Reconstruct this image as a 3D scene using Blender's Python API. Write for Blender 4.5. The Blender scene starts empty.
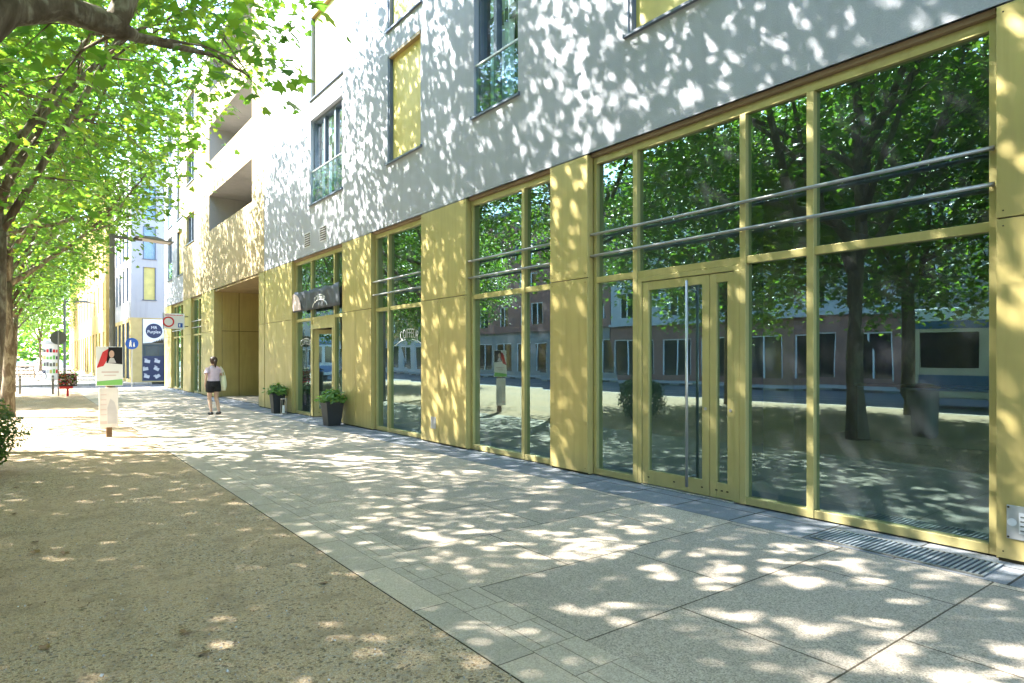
import bpy, bmesh, math, random
import numpy as np
from mathutils import Vector, Matrix, Quaternion
R = math.radians
scene = bpy.context.scene
col = scene.collection

# ------------------------------------------------------------------ materials
def new_mat(name):
    m = bpy.data.materials.new(name); m.use_nodes = True
    nt = m.node_tree; nt.nodes.clear()
    out = nt.nodes.new('ShaderNodeOutputMaterial')
    return m, nt, out
def N(nt, t, **kw):
    n = nt.nodes.new(t)
    for k, v in kw.items():
        if k.startswith('i_'):
            n.inputs[k[2:].replace('_', ' ')].default_value = v
        else: setattr(n, k, v)
    return n
def L(nt, a, b): nt.links.new(a, b)
def pos(nt):
    return N(nt, 'ShaderNodeNewGeometry').outputs['Position']
def objco(nt):
    return N(nt, 'ShaderNodeTexCoord').outputs['Object']
def rgb(c): return (c[0], c[1], c[2], 1)
def ramp(nt, fac, stops):
    r = N(nt, 'ShaderNodeValToRGB')
    e = r.color_ramp.elements
    while len(e) < len(stops): e.new(0.5)
    for i, (p, c) in enumerate(stops):
        e[i].position = p; e[i].color = rgb(c) if not isinstance(c, float) else (c, c, c, 1)
    L(nt, fac, r.inputs['Fac']); return r.outputs['Color']
def noise(nt, co, scale, detail=4, rough=.55, dist=0):
    n = N(nt, 'ShaderNodeTexNoise'); n.inputs['Scale'].default_value = scale
    n.inputs['Detail'].default_value = detail; n.inputs['Roughness'].default_value = rough
    n.inputs['Distortion'].default_value = dist
    L(nt, co, n.inputs['Vector']); return n.outputs['Fac']
def mixc(nt, fac, a, b, mode='MIX'):
    m = N(nt, 'ShaderNodeMix', data_type='RGBA', blend_type=mode)
    for s, v in ((0, fac), (6, a), (7, b)):
        if isinstance(v, (int, float)): m.inputs[s].default_value = v
        elif isinstance(v, tuple): m.inputs[s].default_value = rgb(v)
        else: L(nt, v, m.inputs[s])
    return m.outputs[2]
def mapping(nt, co, scale=(1, 1, 1), rot=(0, 0, 0), loc=(0, 0, 0)):
    m = N(nt, 'ShaderNodeMapping'); m.inputs['Scale'].default_value = scale
    m.inputs['Rotation'].default_value = rot; m.inputs['Location'].default_value = loc
    L(nt, co, m.inputs['Vector']); return m.outputs['Vector']
def bump(nt, h, strength=.3, dist=.01, prev=None):
    b = N(nt, 'ShaderNodeBump'); b.inputs['Strength'].default_value = strength
    b.inputs['Distance'].default_value = dist; L(nt, h, b.inputs['Height'])
    if prev is not None: L(nt, prev, b.inputs['Normal'])
    return b.outputs['Normal']
def principled(nt, out, color, rough=.6, metal=0, spec=.5, normal=None):
    p = N(nt, 'ShaderNodeBsdfPrincipled')
    if isinstance(color, tuple): p.inputs['Base Color'].default_value = rgb(color)
    else: L(nt, color, p.inputs['Base Color'])
    if isinstance(rough, (int, float)): p.inputs['Roughness'].default_value = rough
    else: L(nt, rough, p.inputs['Roughness'])
    p.inputs['Metallic'].default_value = metal
    p.inputs['Specular IOR Level'].default_value = spec
    if normal is not None: L(nt, normal, p.inputs['Normal'])
    L(nt, p.outputs[0], out.inputs['Surface']); return p
MATS = {}
def simple(name, c, rough=.6, metal=0, spec=.4, var=.12, scale=3.0, bmp=0, bscale=60):
    if name in MATS: return MATS[name]
    m, nt, out = new_mat(name)
    co = pos(nt)
    n = noise(nt, co, scale, 5)
    lo = tuple(x * (1 - var) for x in c); hi = tuple(min(1, x * (1 + var)) for x in c)
    cc = ramp(nt, n, [(.3, lo), (.7, hi)])
    nm = bump(nt, noise(nt, co, bscale, 3), bmp, .004) if bmp else None
    principled(nt, out, cc, rough, metal, spec, nm)
    MATS[name] = m; return m

def m_plaster(name, c, var=.06):
    m, nt, out = new_mat(name)
    co = pos(nt)
    n1 = noise(nt, co, .6, 4); n2 = noise(nt, co, 70, 3); n3 = noise(nt, mapping(nt, co, (3, 3, .25)), 1.6, 5)
    a = ramp(nt, n1, [(.3, tuple(x * (1 - var) for x in c)), (.7, tuple(x * (1 + var) for x in c))])
    a = mixc(nt, ramp(nt, n3, [(.48, 0.0), (.76, .34)]), a, tuple(x * .7 for x in c))
    a = mixc(nt, ramp(nt, n2, [(.35, .22), (.6, 0.0)]), a, tuple(x * .6 for x in c))
    nm = bump(nt, n2, .55, .006)
    nm = bump(nt, noise(nt, co, 190, 2), .35, .002, nm)
    principled(nt, out, a, .92, 0, .15, nm); return m
def m_gold(name, c, rough=.5, metal=.0):
    m, nt, out = new_mat(name)
    co = pos(nt)
    n1 = noise(nt, co, .8, 5); n2 = noise(nt, mapping(nt, co, (6, 6, .5)), 2, 4); n3 = noise(nt, co, 260, 2)
    a = ramp(nt, n1, [(.3, tuple(x * .9 for x in c)), (.7, tuple(x * 1.08 for x in c))])
    a = mixc(nt, ramp(nt, n2, [(.46, 0.0), (.72, .42)]), a, tuple(x * .74 for x in c))
    # splash dirt along the foot of the wall
    sx = N(nt, 'ShaderNodeSeparateXYZ'); L(nt, co, sx.inputs[0])
    r = N(nt, 'ShaderNodeMapRange'); r.inputs[1].default_value = 0; r.inputs[2].default_value = .35
    r.inputs[3].default_value = .45; r.inputs[4].default_value = 0; L(nt, sx.outputs['Z'], r.inputs[0])
    mul = N(nt, 'ShaderNodeMath', operation='MULTIPLY'); L(nt, r.outputs[0], mul.inputs[0]); L(nt, noise(nt, co, 9, 5), mul.inputs[1])
    a = mixc(nt, mul.outputs[0], a, (.22, .19, .14))
    nm = bump(nt, n3, .12, .001)
    nm = bump(nt, noise(nt, co, 1.7, 2), .25, .02, nm)
    principled(nt, out, a, ramp(nt, n2, [(.3, rough - .06), (.8, rough + .12)]), metal, .35, nm); return m
def m_glass(name, tint=(.82, .9, .88), dust=.05, ior=1.9, wave=.012, refl=(.92, 1, .97)):
    m, nt, out = new_mat(name)
    co = pos(nt)
    fr = N(nt, 'ShaderNodeFresnel')
    bf = N(nt, 'ShaderNodeMix', data_type='FLOAT'); bf.inputs[2].default_value = ior; bf.inputs[3].default_value = 1 / ior
    L(nt, N(nt, 'ShaderNodeNewGeometry').outputs['Backfacing'], bf.inputs[0]); L(nt, bf.outputs[0], fr.inputs['IOR'])
    nm = bump(nt, noise(nt, co, .9, 1), wave, .12)
    gl = N(nt, 'ShaderNodeBsdfGlossy'); gl.inputs['Roughness'].default_value = 0.0
    gl.inputs['Color'].default_value = rgb(refl); L(nt, nm, gl.inputs['Normal'])
    tr = N(nt, 'ShaderNodeBsdfTransparent'); tr.inputs['Color'].default_value = rgb(tint)
    mx = N(nt, 'ShaderNodeMixShader'); L(nt, fr.outputs[0], mx.inputs[0]); L(nt, tr.outputs[0], mx.inputs[1]); L(nt, gl.outputs[0], mx.inputs[2])
    df = N(nt, 'ShaderNodeBsdfDiffuse'); df.inputs['Color'].default_value = (.72, .78, .86, 1)
    d = noise(nt, co, 1.7, 6, .65); d2 = noise(nt, co, 90, 2)
    f = N(nt, 'ShaderNodeMath', operation='MULTIPLY'); L(nt, ramp(nt, d, [(.3, .35), (.7, 1.0)]), f.inputs[0]); L(nt, ramp(nt, d2, [(.3, .5), (.7, 1.0)]), f.inputs[1])
    f2 = N(nt, 'ShaderNodeMath', operation='MULTIPLY'); L(nt, f.outputs[0], f2.inputs[0]); f2.inputs[1].default_value = dust
    mx2 = N(nt, 'ShaderNodeMixShader'); L(nt, f2.outputs[0], mx2.inputs[0]); L(nt, mx.outputs[0], mx2.inputs[1]); L(nt, df.outputs[0], mx2.inputs[2])
    L(nt, mx2.outputs[0], out.inputs['Surface']); return m
def m_leaf(name, dif, trans, k=.5):
    m, nt, out = new_mat(name)
    g = N(nt, 'ShaderNodeNewGeometry')
    rnd = g.outputs['Random Per Island']
    def vary(c):
        return ramp(nt, rnd, [(0, (c[0] * .55, c[1] * .72, c[2] * .8)), (.35, c), (.75, (c[0] * 1.15, c[1] * 1.1, c[2])), (1, (c[0] * 1.75, c[1] * 1.25, c[2] * .9))])
    p = N(nt, 'ShaderNodeBsdfPrincipled'); L(nt, vary(dif), p.inputs['Base Color'])
    p.inputs['Roughness'].default_value = .42; p.inputs['Specular IOR Level'].default_value = .4
    t = N(nt, 'ShaderNodeBsdfTranslucent'); L(nt, vary(trans), t.inputs['Color'])
    mx = N(nt, 'ShaderNodeMixShader'); mx.inputs[0].default_value = k
    L(nt, p.outputs[0], mx.inputs[1]); L(nt, t.outputs[0], mx.inputs[2]); L(nt, mx.outputs[0], out.inputs['Surface']); return m
def m_bark():
    m, nt, out = new_mat('bark')
    co = objco(nt)
    n = noise(nt, mapping(nt, co, (1, 1, .45)), 5, 6, .6, .6); n2 = noise(nt, mapping(nt, co, (1, 1, .25)), 22, 4)
    c = ramp(nt, n, [(.3, (.075, .055, .035)), (.48, (.14, .11, .075)), (.56, (.26, .23, .165)), (.72, (.17, .135, .09))])
    c = mixc(nt, ramp(nt, n2, [(.3, .55), (.55, 0.0)]), c, (.05, .038, .025))
    nm = bump(nt, n2, .7, .02); nm = bump(nt, n, .4, .03, nm)
    principled(nt, out, c, .9, 0, .15, nm); return m
def m_gravel():
    m, nt, out = new_mat('gravel')
    co = pos(nt)
    v = N(nt, 'ShaderNodeTexVoronoi'); v.inputs['Scale'].default_value = 150; L(nt, co, v.inputs['Vector'])
    v2 = N(nt, 'ShaderNodeTexVoronoi'); v2.inputs['Scale'].default_value = 62; L(nt, co, v2.inputs['Vector'])
    s = N(nt, 'ShaderNodeSeparateColor'); L(nt, v.outputs['Color'], s.inputs[0])
    c = ramp(nt, s.outputs[0], [(0, (.27, .19, .12)), (.35, (.46, .34, .215)), (.7, (.57, .44, .29)), (1, (.62, .53, .41))])
    s2 = N(nt, 'ShaderNodeSeparateColor'); L(nt, v2.outputs['Color'], s2.inputs[0])
    c = mixc(nt, ramp(nt, s2.outputs[1], [(.72, 0.0), (.8, .75)]), c, (.42, .37, .31))
    c = mixc(nt, ramp(nt, s2.outputs[0], [(.86, 0.0), (.9, .8)]), c, (.1, .085, .065))
    big = noise(nt, co, .55, 6, .6, .5); mid = noise(nt, co, 3.2, 5, .65)
    c = mixc(nt, ramp(nt, big, [(.36, .0), (.66, .62)]), c, (.54, .385, .235))
    c = mixc(nt, ramp(nt, mid, [(.34, .5), (.5, 0.0)]), c, (.27, .205, .14))
    c = mixc(nt, ramp(nt, noise(nt, co, 1.1, 4), [(.58, 0.0), (.78, .45)]), c, (.5, .42, .32))
    nm = bump(nt, v.outputs['Distance'], .8, .012); nm = bump(nt, v2.outputs['Distance'], .5, .012, nm); nm = bump(nt, mid, .5, .04, nm)
    principled(nt, out, c, .95, 0, .1, nm); return m
def m_slabs(name, w, h, mortar, base, off=.5, rot=0.0, loc=(0, 0, 0), speck=1.0):
    m, nt, out = new_mat(name)
    co = pos(nt)
    v = mapping(nt, co, (1, 1, 1), (0, 0, rot), loc)
    b = N(nt, 'ShaderNodeTexBrick'); L(nt, v, b.inputs['Vector'])
    b.offset = off; b.inputs['Scale'].default_value = 1; b.inputs['Mortar Size'].default_value = mortar
    b.inputs['Brick Width'].default_value = w; b.inputs['Row Height'].default_value = h
    b.inputs['Mortar Smooth'].default_value = .1; b.inputs['Bias'].default_value = 0
    b.inputs['Color1'].default_value = (.8, .815, .83, 1); b.inputs['Color2'].default_value = (1.1, 1.07, 1.03, 1); b.inputs['Mortar'].default_value = (.2, .185, .16, 1)
    n1 = noise(nt, co, .9, 5); n2 = noise(nt, co, 4.5, 6, .7)
    vo = N(nt, 'ShaderNodeTexVoronoi'); vo.inputs['Scale'].default_value = 130; L(nt, co, vo.inputs['Vector'])
    s = N(nt, 'ShaderNodeSeparateColor'); L(nt, vo.outputs['Color'], s.inputs[0])
    k = .42 * speck
    c = ramp(nt, s.outputs[0], [(0, tuple(x * (1 - k) for x in base)), (.45, base), (.75, tuple(x * (1 + k * .5) for x in base)), (1, tuple(x * (1 + k) for x in base))])
    c = mixc(nt, ramp(nt, n1, [(.35, .3), (.6, 0.0)]), c, tuple(x * .68 for x in base))
    c = mixc(nt, ramp(nt, n2, [(.54, 0.0), (.76, .5)]), c, tuple(x * .55 for x in base))
    spots = noise(nt, co, 16, 3, .5)
    c = mixc(nt, ramp(nt, spots, [(.69, 0.0), (.73, .5)]), c, (.09, .085, .075))
    st = noise(nt, co, 2.3, 6, .72, .8); c = mixc(nt, ramp(nt, st, [(.6, 0.0), (.74, .4)]), c, tuple(min(1, x * 1.5) for x in base))
    c = mixc(nt, 1.0, c, b.outputs['Color'], 'MULTIPLY')
    inv = N(nt, 'ShaderNodeMath', operation='SUBTRACT'); inv.inputs[0].default_value = 1; L(nt, b.outputs['Fac'], inv.inputs[1])
    nm = bump(nt, inv.outputs[0], .6, .008); nm = bump(nt, vo.outputs['Distance'], .25, .004, nm)
    principled(nt, out, c, .8, 0, .25, nm); return m
def m_asphalt():
    m, nt, out = new_mat('asphalt')
    co = pos(nt)
    c = ramp(nt, noise(nt, co, 130, 2), [(.3, (.045, .047, .05)), (.7, (.11, .112, .118))])
    c = mixc(nt, ramp(nt, noise(nt, co, .5, 5), [(.4, 0.0), (.7, .5)]), c, (.12, .12, .125))
    principled(nt, out, c, .75, 0, .4, bump(nt, noise(nt, co, 160, 2), .4, .006)); return m

GREY = m_plaster('grey_plaster', (.355, .372, .405))
TAN = m_plaster('tan_plaster', (.40, .325, .19))
LOGG = m_plaster('loggia_plaster', (.30, .285, .26))
GOLD = m_gold('gold_panel', (.45, .365, .14), .42, .35)
GOLDF = m_gold('gold_frame', (.42, .365, .155), .38, .35)
JOINT = simple('dark_joint', (.05, .04, .02), .8)
BROWN = simple('brown_drip', (.24, .17, .1), .6)
STEEL = simple('brushed_steel', (.42, .42, .41), .38, .75, .5, .08)
DARKF = simple('dark_frame', (.10, .125, .17), .4, 0, .5)
GLASS = m_glass('shop_glass', (.46, .58, .54), .03, 2.7, .012, (.68, .98, .97))
GLASSU = m_glass('flat_glass', (.74, .84, .9), .06, 1.6, .02, (.75, .92, 1))
GLASSB = m_glass('balustrade_glass', (.72, .82, .85), .06, 1.5, .01, (.75, .92, 1))
CURTAIN = simple('curtain', (.74, .76, .76), .9)
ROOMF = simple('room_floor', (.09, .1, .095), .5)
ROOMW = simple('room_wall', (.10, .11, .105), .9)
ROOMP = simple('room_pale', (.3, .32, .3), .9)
GRAVEL = m_gravel()
SLABS = m_slabs('granite_slabs', 1.45, 1.06, .006, (.38, .33, .268), .43, 0, (-2.52, -1.58, 0))
SETTS = m_slabs('granite_setts', .17, .34, .004, (.4, .35, .285), .5, 0, (-2.2, 0, 0), .6)
for n_ in SETTS.node_tree.nodes:
    if n_.type == 'TEX_BRICK': n_.inputs['Color1'].default_value = (.95, .95, .95, 1); n_.inputs['Color2'].default_value = (1.03, 1.02, 1, 1); n_.inputs['Mortar'].default_value = (.5, .48, .44, 1)
KERBS = m_slabs('kerb_strip', .25, .9, .004, (.42, .365, .295), .0, 0, (-1.95, 0, 0), .5)
DSLAB = m_slabs('wall_strip', .48, .75, .009, (.17, .185, .205), .0, 0, (-5.5, 0, 0), .5)
PAVE2 = m_slabs('far_paving', .8, .8, .008, (.38, .35, .31), .5)
ASPH = m_asphalt()
BARK = m_bark()
LEAF = m_leaf('plane_leaf', (.06, .135, .024), (.2, .41, .035), .5)
LEAF2 = m_leaf('shrub_leaf', (.045, .10, .018), (.12, .24, .025), .4)
LITTER = m_leaf('dry_leaf', (.2, .12, .05), (.12, .07, .02), .2)
BLACKP = simple('planter_black', (.022, .024, .028), .4, 0, .5, .1, 3, .15)
GREYM = simple('grey_metal', (.14, .145, .135), .5, .3)
WHITE = simple('white_paint', (.78, .78, .77), .5, 0, .4, .04)
RED = simple('red_paint', (.6, .03, .03), .5, 0, .4, .05)
GREENP = simple('green_paint', (.2, .5, .12), .5, 0, .4, .05)
BLUE = simple('blue_paint', (.02, .09, .42), .4, 0, .4, .05)
NAVY = simple('navy_paint', (.03, .04, .09), .5, 0, .4, .08)
BANNER = simple('banner_cloth', (.075, .085, .10), .8, 0, .3, .12, 4, .2, 30)
PINK = simple('pale_pink', (.62, .5, .48), .7)
LTGREY = simple('light_grey', (.5, .5, .52), .7)
ORANGE = simple('ochre_plaster', (.5, .33, .11), .85, 0, .2, .08)
YELLOW = simple('yellow_panel', (.55, .47, .16), .6)
WOOD = simple('wood_brown', (.16, .095, .045), .6, 0, .3, .25, 8)
SKIN = simple('skin', (.56, .36, .27), .55, 0, .4, .05)
HAIR = simple('hair', (.045, .025, .015), .5, 0, .4, .2, 20)
BLOUSE = simple('lilac_blouse', (.62, .5, .60), .9, 0, .2, .1, 12)
SHORTS = simple('black_shorts', (.012, .012, .014), .8)
TOTE = simple('cream_cloth', (.6, .62, .46), .9, 0, .2, .08)
SHOE = simple('dark_shoe', (.03, .03, .035), .5)
STONE = simple('stone_wall', (.33, .3, .27), .85, 0, .2, .12)
BRICKR = simple('red_render', (.32, .16, .12), .85, 0, .2, .15)
PALEW = simple('pale_render', (.5, .5, .5), .85, 0, .2, .06)
TRAMW = simple('tram_white', (.6, .64, .7), .3, 0, .5, .03)
TRAMB = simple('tram_blue', (.05, .16, .42), .3, 0, .5, .05)
DARKG = simple('dark_window', (.012, .015, .018), .06, 0, .7, .1)
RUBBER = simple('rubber', (.02, .02, .02), .8)
TANK = simple('car_grey', (.12, .13, .14), .25, .3, .6, .03)
CARW = simple('car_silver', (.4, .42, .45), .25, .4, .6, .03)

# ------------------------------------------------------------------ mesh helpers
class MB:
    def __init__(s): s.v = []; s.f = []; s.m = []; s.mats = []
    def mi(s, mat):
        if mat not in s.mats: s.mats.append(mat)
        return s.mats.index(mat)
    def add(s, vs, fs, mat):
        o = len(s.v); s.v += [tuple(p) for p in vs]; k = s.mi(mat)
        for f in fs: s.f.append([i + o for i in f]); s.m.append(k)
    def box(s, a, b, mat, M=None):
        (x0, y0, z0), (x1, y1, z1) = [min(p, q) for p, q in zip(a, b)], [max(p, q) for p, q in zip(a, b)]
        vs = [(x0, y0, z0), (x1, y0, z0), (x1, y1, z0), (x0, y1, z0), (x0, y0, z1), (x1, y0, z1), (x1, y1, z1), (x0, y1, z1)]
        if M is not None: vs = [M @ Vector(p) for p in vs]
        s.add(vs, [(3, 2, 1, 0), (4, 5, 6, 7), (0, 1, 5, 4), (1, 2, 6, 5), (2, 3, 7, 6), (3, 0, 4, 7)], mat)
    def frustum(s, c, w0, d0, w1, d1, z0, z1, mat):
        x, y = c
        vs = [(x - w0, y - d0, z0), (x + w0, y - d0, z0), (x + w0, y + d0, z0), (x - w0, y + d0, z0), (x - w1, y - d1, z1), (x + w1, y - d1, z1), (x + w1, y + d1, z1), (x - w1, y + d1, z1)]
        s.add(vs, [(3, 2, 1, 0), (4, 5, 6, 7), (0, 1, 5, 4), (1, 2, 6, 5), (2, 3, 7, 6), (3, 0, 4, 7)], mat)
    def tube(s, pts, rad, mat, n=8, cap=True):
        pts = [Vector(p) for p in pts]
        if isinstance(rad, (int, float)): rad = [rad] * len(pts)
        vs = []; fs = []; ref = None
        for i, p in enumerate(pts):
            d = (pts[min(i + 1, len(pts) - 1)] - pts[max(i - 1, 0)]).normalized()
            if ref is None:
                ref = d.orthogonal().normalized()
            else:
                ref = (ref - d * ref.dot(d))
                ref = ref.normalized() if ref.length > 1e-6 else d.orthogonal().normalized()
            b = d.cross(ref)
            for k in range(n):
                a = 2 * math.pi * k / n
                vs.append(p + (ref * math.cos(a) + b * math.sin(a)) * rad[i])
        for i in range(len(pts) - 1):
            for k in range(n):
                fs.append((i * n + k, i * n + (k + 1) % n, (i + 1) * n + (k + 1) % n, (i + 1) * n + k))
        if cap:
            fs.append(tuple(range(n))[::-1]); fs.append(tuple((len(pts) - 1) * n + k for k in range(n)))
        s.add(vs, fs, mat)
    def disc(s, c, nrm, r, th, mat, n=32):
        c = Vector(c); nrm = Vector(nrm).normalized()
        s.tube([c - nrm * th / 2, c + nrm * th / 2], r, mat, n)
    def poly(s, pts, ext, mat):
        pts = [Vector(p) for p in pts]; e = Vector(ext); n = len(pts)
        fs = [tuple(range(n))[::-1], tuple(range(n, 2 * n))] + [(i, (i + 1) % n, n + (i + 1) % n, n + i) for i in range(n)]
        s.add(pts + [p + e for p in pts], fs, mat)
    def build(s, name, parent=None, bevel=0, smooth=False, origin=None):
        me = bpy.data.meshes.new(name)
        vs = s.v
        if parent is not None and origin is None:
            o = world_loc(parent); vs = [(p[0] - o[0], p[1] - o[1], p[2] - o[2]) for p in vs]
        elif origin is not None:
            o = origin; vs = [(p[0] - o[0], p[1] - o[1], p[2] - o[2]) for p in vs]
        me.from_pydata(vs, [], s.f)
        for m in s.mats: me.materials.append(m)
        me.polygons.foreach_set('material_index', s.m)
        if smooth: me.polygons.foreach_set('use_smooth', [True] * len(me.polygons))
        me.update()
        ob = bpy.data.objects.new(name, me); col.objects.link(ob)
        if parent is not None: ob.parent = parent
        elif origin is not None: ob.location = origin
        if bevel:
            b = ob.modifiers.new('bevel', 'BEVEL'); b.width = bevel; b.segments = 2; b.limit_method = 'ANGLE'
        return ob
def world_loc(o):
    v = Vector((0, 0, 0))
    while o is not None: v += o.location; o = o.parent
    return v
def tag(o, label=None, cat=None, group=None, kind=None):
    if label: o['label'] = label
    if cat: o['category'] = cat
    if group: o['group'] = group
    if kind: o['kind'] = kind
    return o
def thing(name, label, cat, loc=(0, 0, 0), group=None):
    o = bpy.data.objects.new(name, None); col.objects.link(o); o.location = loc; o.empty_display_size = .2
    return tag(o, label, cat, group)
def structure(mb, name, **kw):
    return tag(mb.build(name, **kw), kind='structure')

def text_mesh(mb, txt, size, mat, fn, depth=.002, arc=0.0, squeeze=1.0, spacing=1.0):
    """adds extruded lettering; fn(u, v, d) maps text plane to world; arc = total bend in radians"""
    cu = bpy.data.curves.new('t', 'FONT'); cu.body = txt; cu.size = size; cu.align_x = 'CENTER'; cu.resolution_u = 3
    cu.space_character = spacing
    ob = bpy.data.objects.new('t', cu); col.objects.link(ob)
    dg = bpy.context.evaluated_depsgraph_get(); dg.update()
    me = bpy.data.meshes.new_from_object(ob.evaluated_get(dg))
    vs = [v.co.copy() for v in me.vertices]; fs = [tuple(p.vertices) for p in me.polygons]
    bpy.data.objects.remove(ob); bpy.data.curves.remove(cu); bpy.data.meshes.remove(me)
    w = max(abs(v.x) for v in vs) if vs else 1
    outv = []
    for v in vs:
        x = v.x * squeeze; y = v.y
        if arc:
            rr = w * squeeze * 2 / arc; a = x / rr
            x, y = (rr + y) * math.sin(a), (rr + y) * math.cos(a) - rr
        outv.append(fn(x, y, 0))
    mb.add(outv, fs, mat)

def wall_holes(mb, mp, a0, a1, z0, z1, holes, depth, mat, rev=None):
    """rectangular wall with rectangular openings, each with reveals going inwards"""
    rev = rev or mat
    As = sorted({a0, a1} | {h[0] for h in holes if a0 < h[0] < a1} | {h[1] for h in holes if a0 < h[1] < a1})
    Zs = sorted({z0, z1} | {h[2] for h in holes if z0 < h[2] < z1} | {h[3] for h in holes if z0 < h[3] < z1})
    for i in range(len(As) - 1):
        for j in range(len(Zs) - 1):
            ca, cz = (As[i] + As[i + 1]) / 2, (Zs[j] + Zs[j + 1]) / 2
            if any(h[0] < ca < h[1] and h[2] < cz < h[3] for h in holes): continue
            for d in (0, depth):
                mb.add([mp(As[i], Zs[j], d), mp(As[i + 1], Zs[j], d), mp(As[i + 1], Zs[j + 1], d), mp(As[i], Zs[j + 1], d)], [(0, 1, 2, 3)], mat)
    for h in holes:
        b0, b1, c0, c1 = max(h[0], a0), min(h[1], a1), max(h[2], z0), min(h[3], z1)
        dd = h[4] if len(h) > 4 else depth
        for q in ([(b0, c0), (b1, c0)], [(b1, c0), (b1, c1)], [(b1, c1), (b0, c1)], [(b0, c1), (b0, c0)]):
            (p0, q0), (p1, q1) = q
            mb.add([mp(p0, q0, 0), mp(p1, q1, 0), mp(p1, q1, dd), mp(p0, q0, dd)], [(0, 1, 2, 3)], rev)
        if len(h) > 4:
            mb.add([mp(b0, c0, dd), mp(b1, c0, dd), mp(b1, c1, dd), mp(b0, c1, dd)], [(0, 1, 2, 3)], rev)
def fbox(mb, mp, a0, a1, z0, z1, d0, d1, mat):
    vs = [mp(a, z, d) for d in (d0, d1) for z in (z0, z1) for a in (a0, a1)]
    mb.add(vs, [(0, 1, 3, 2), (4, 6, 7, 5), (0, 4, 5, 1), (2, 3, 7, 6), (0, 2, 6, 4), (1, 5, 7, 3)], mat)

# ------------------------------------------------------------------ camera, light, sky
cam = bpy.data.cameras.new('camera'); camo = bpy.data.objects.new('camera', cam); col.objects.link(camo)
cam.sensor_width = 36; cam.lens = 643 / 1024 * 36; cam.shift_y = 16.5 / 1024; cam.clip_end = 2000; cam.clip_start = .05
camo.location = (0, 0, 1.6); camo.rotation_euler = (R(90), 0, -math.atan(487 / 643)); scene.camera = camo
EL = 44.0; AZ = (-.78, .626)
tosun = Vector((AZ[0] * math.cos(R(EL)), AZ[1] * math.cos(R(EL)), math.sin(R(EL)))).normalized()
sun = bpy.data.lights.new('sun', 'SUN'); suno = bpy.data.objects.new('sun', sun); col.objects.link(suno)
sun.energy = 4.3; sun.angle = R(.53); sun.color = (1, .95, .88)
suno.rotation_euler = tosun.to_track_quat('Z', 'Y').to_euler(); suno.location = (-20, 20, 40)
w = bpy.data.worlds.new('World'); scene.world = w; w.use_nodes = True
nt = w.node_tree; nt.nodes.clear()
sky = nt.nodes.new('ShaderNodeTexSky'); sky.sky_type = 'NISHITA'; sky.sun_disc = False
sky.sun_elevation = R(EL); sky.sun_rotation = math.atan2(AZ[0], AZ[1]); sky.dust_density = .7; sky.air_density = 1.1; sky.ozone_density = 2.5
bg = nt.nodes.new('ShaderNodeBackground'); bg.inputs['Strength'].default_value = .15
wo = nt.nodes.new('ShaderNodeOutputWorld'); nt.links.new(sky.outputs[0], bg.inputs[0]); nt.links.new(bg.outputs[0], wo.inputs[0])
vs = scene.view_settings; vs.view_transform = 'Standard'; vs.look = 'None'; vs.exposure = 3.42; vs.gamma = 1; vs.use_curve_mapping = False
scene.render.engine = 'CYCLES'; scene.cycles.max_bounces = 10; scene.cycles.transparent_max_bounces = 16
scene.cycles.use_denoising = True
scene.cycles.sample_clamp_indirect = 8

# ------------------------------------------------------------------ ground
def sheet(name, x0, x1, y0, y1, z, mat, th=.02):
    m = MB(); m.box((x0, y0, z - th), (x1, y1, z), mat); return structure(m, name)
m = MB(); m.add([(-600, -600, -.13), (600, -600, -.13), (600, 900, -.13), (-600, 900, -.13)], [(0, 1, 2, 3)], ASPH); structure(m, 'road')
sheet('gravel_path', -9, 1.95, -14, 40.4, 0, GRAVEL, .12)
sheet('kerb_strip', 1.95, 2.2, -14, 40.4, .006, KERBS, .12)
sheet('sett_strip', 2.2, 2.52, -14, 40.4, .004, SETTS, .12)
sheet('pavement', 2.52, 5.5, -14, 40.4, .004, SLABS, .12)
sheet('wall_strip', 5.5, 6.4, -14, 40.4, .004, DSLAB, .12)
sheet('street_kerb', -9.25, -9, -14, 40.4, .0, KERBS, .12)
sheet('far_pavement', -9.25, 6.6, 47.6, 130, .0, PAVE2, .12)
sheet('opposite_pavement', -24, -20, -30, 130, .0, PAVE2, .12)

# loose stones lying on the gravel near the camera
rng = random.Random(5)
m = MB()
for i in range(5200):
    d = 1.2 + 9 * rng.random() ** 1.6; a = R(rng.uniform(-4, 62))
    x, y = d * math.sin(a) * 1.0, d * math.cos(a)
    if x > 2.7 or x < -2.2: continue
    if x > 1.9 and rng.random() < .35 + (x - 1.9) * .8: continue
    r = rng.uniform(.0025, .0075) * (1.5 if rng.random() < .06 else 1)
    q = Quaternion((rng.random() - .5, rng.random() - .5, rng.random() - .5, rng.random() - .5)).normalized()
    vv = [q @ Vector((p[0] * r * rng.uniform(.7, 1.4), p[1] * r * rng.uniform(.7, 1.3), p[2] * r * .7)) + Vector((x, y, r * .35)) for p in ((1, 0, 0), (-1, 0, 0), (0, 1, 0), (0, -1, 0), (0, 0, 1), (0, 0, -1))]
    m.add(vv, [(0, 2, 4), (2, 1, 4), (1, 3, 4), (3, 0, 4), (2, 0, 5), (1, 2, 5), (3, 1, 5), (0, 3, 5)], rng.choice([STONE, LTGREY, WOOD, STONE, STONE]))
tag(m.build('gravel_stones'), 'loose small stones lying on the sandy gravel path', 'gravel', kind='stuff')

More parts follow.
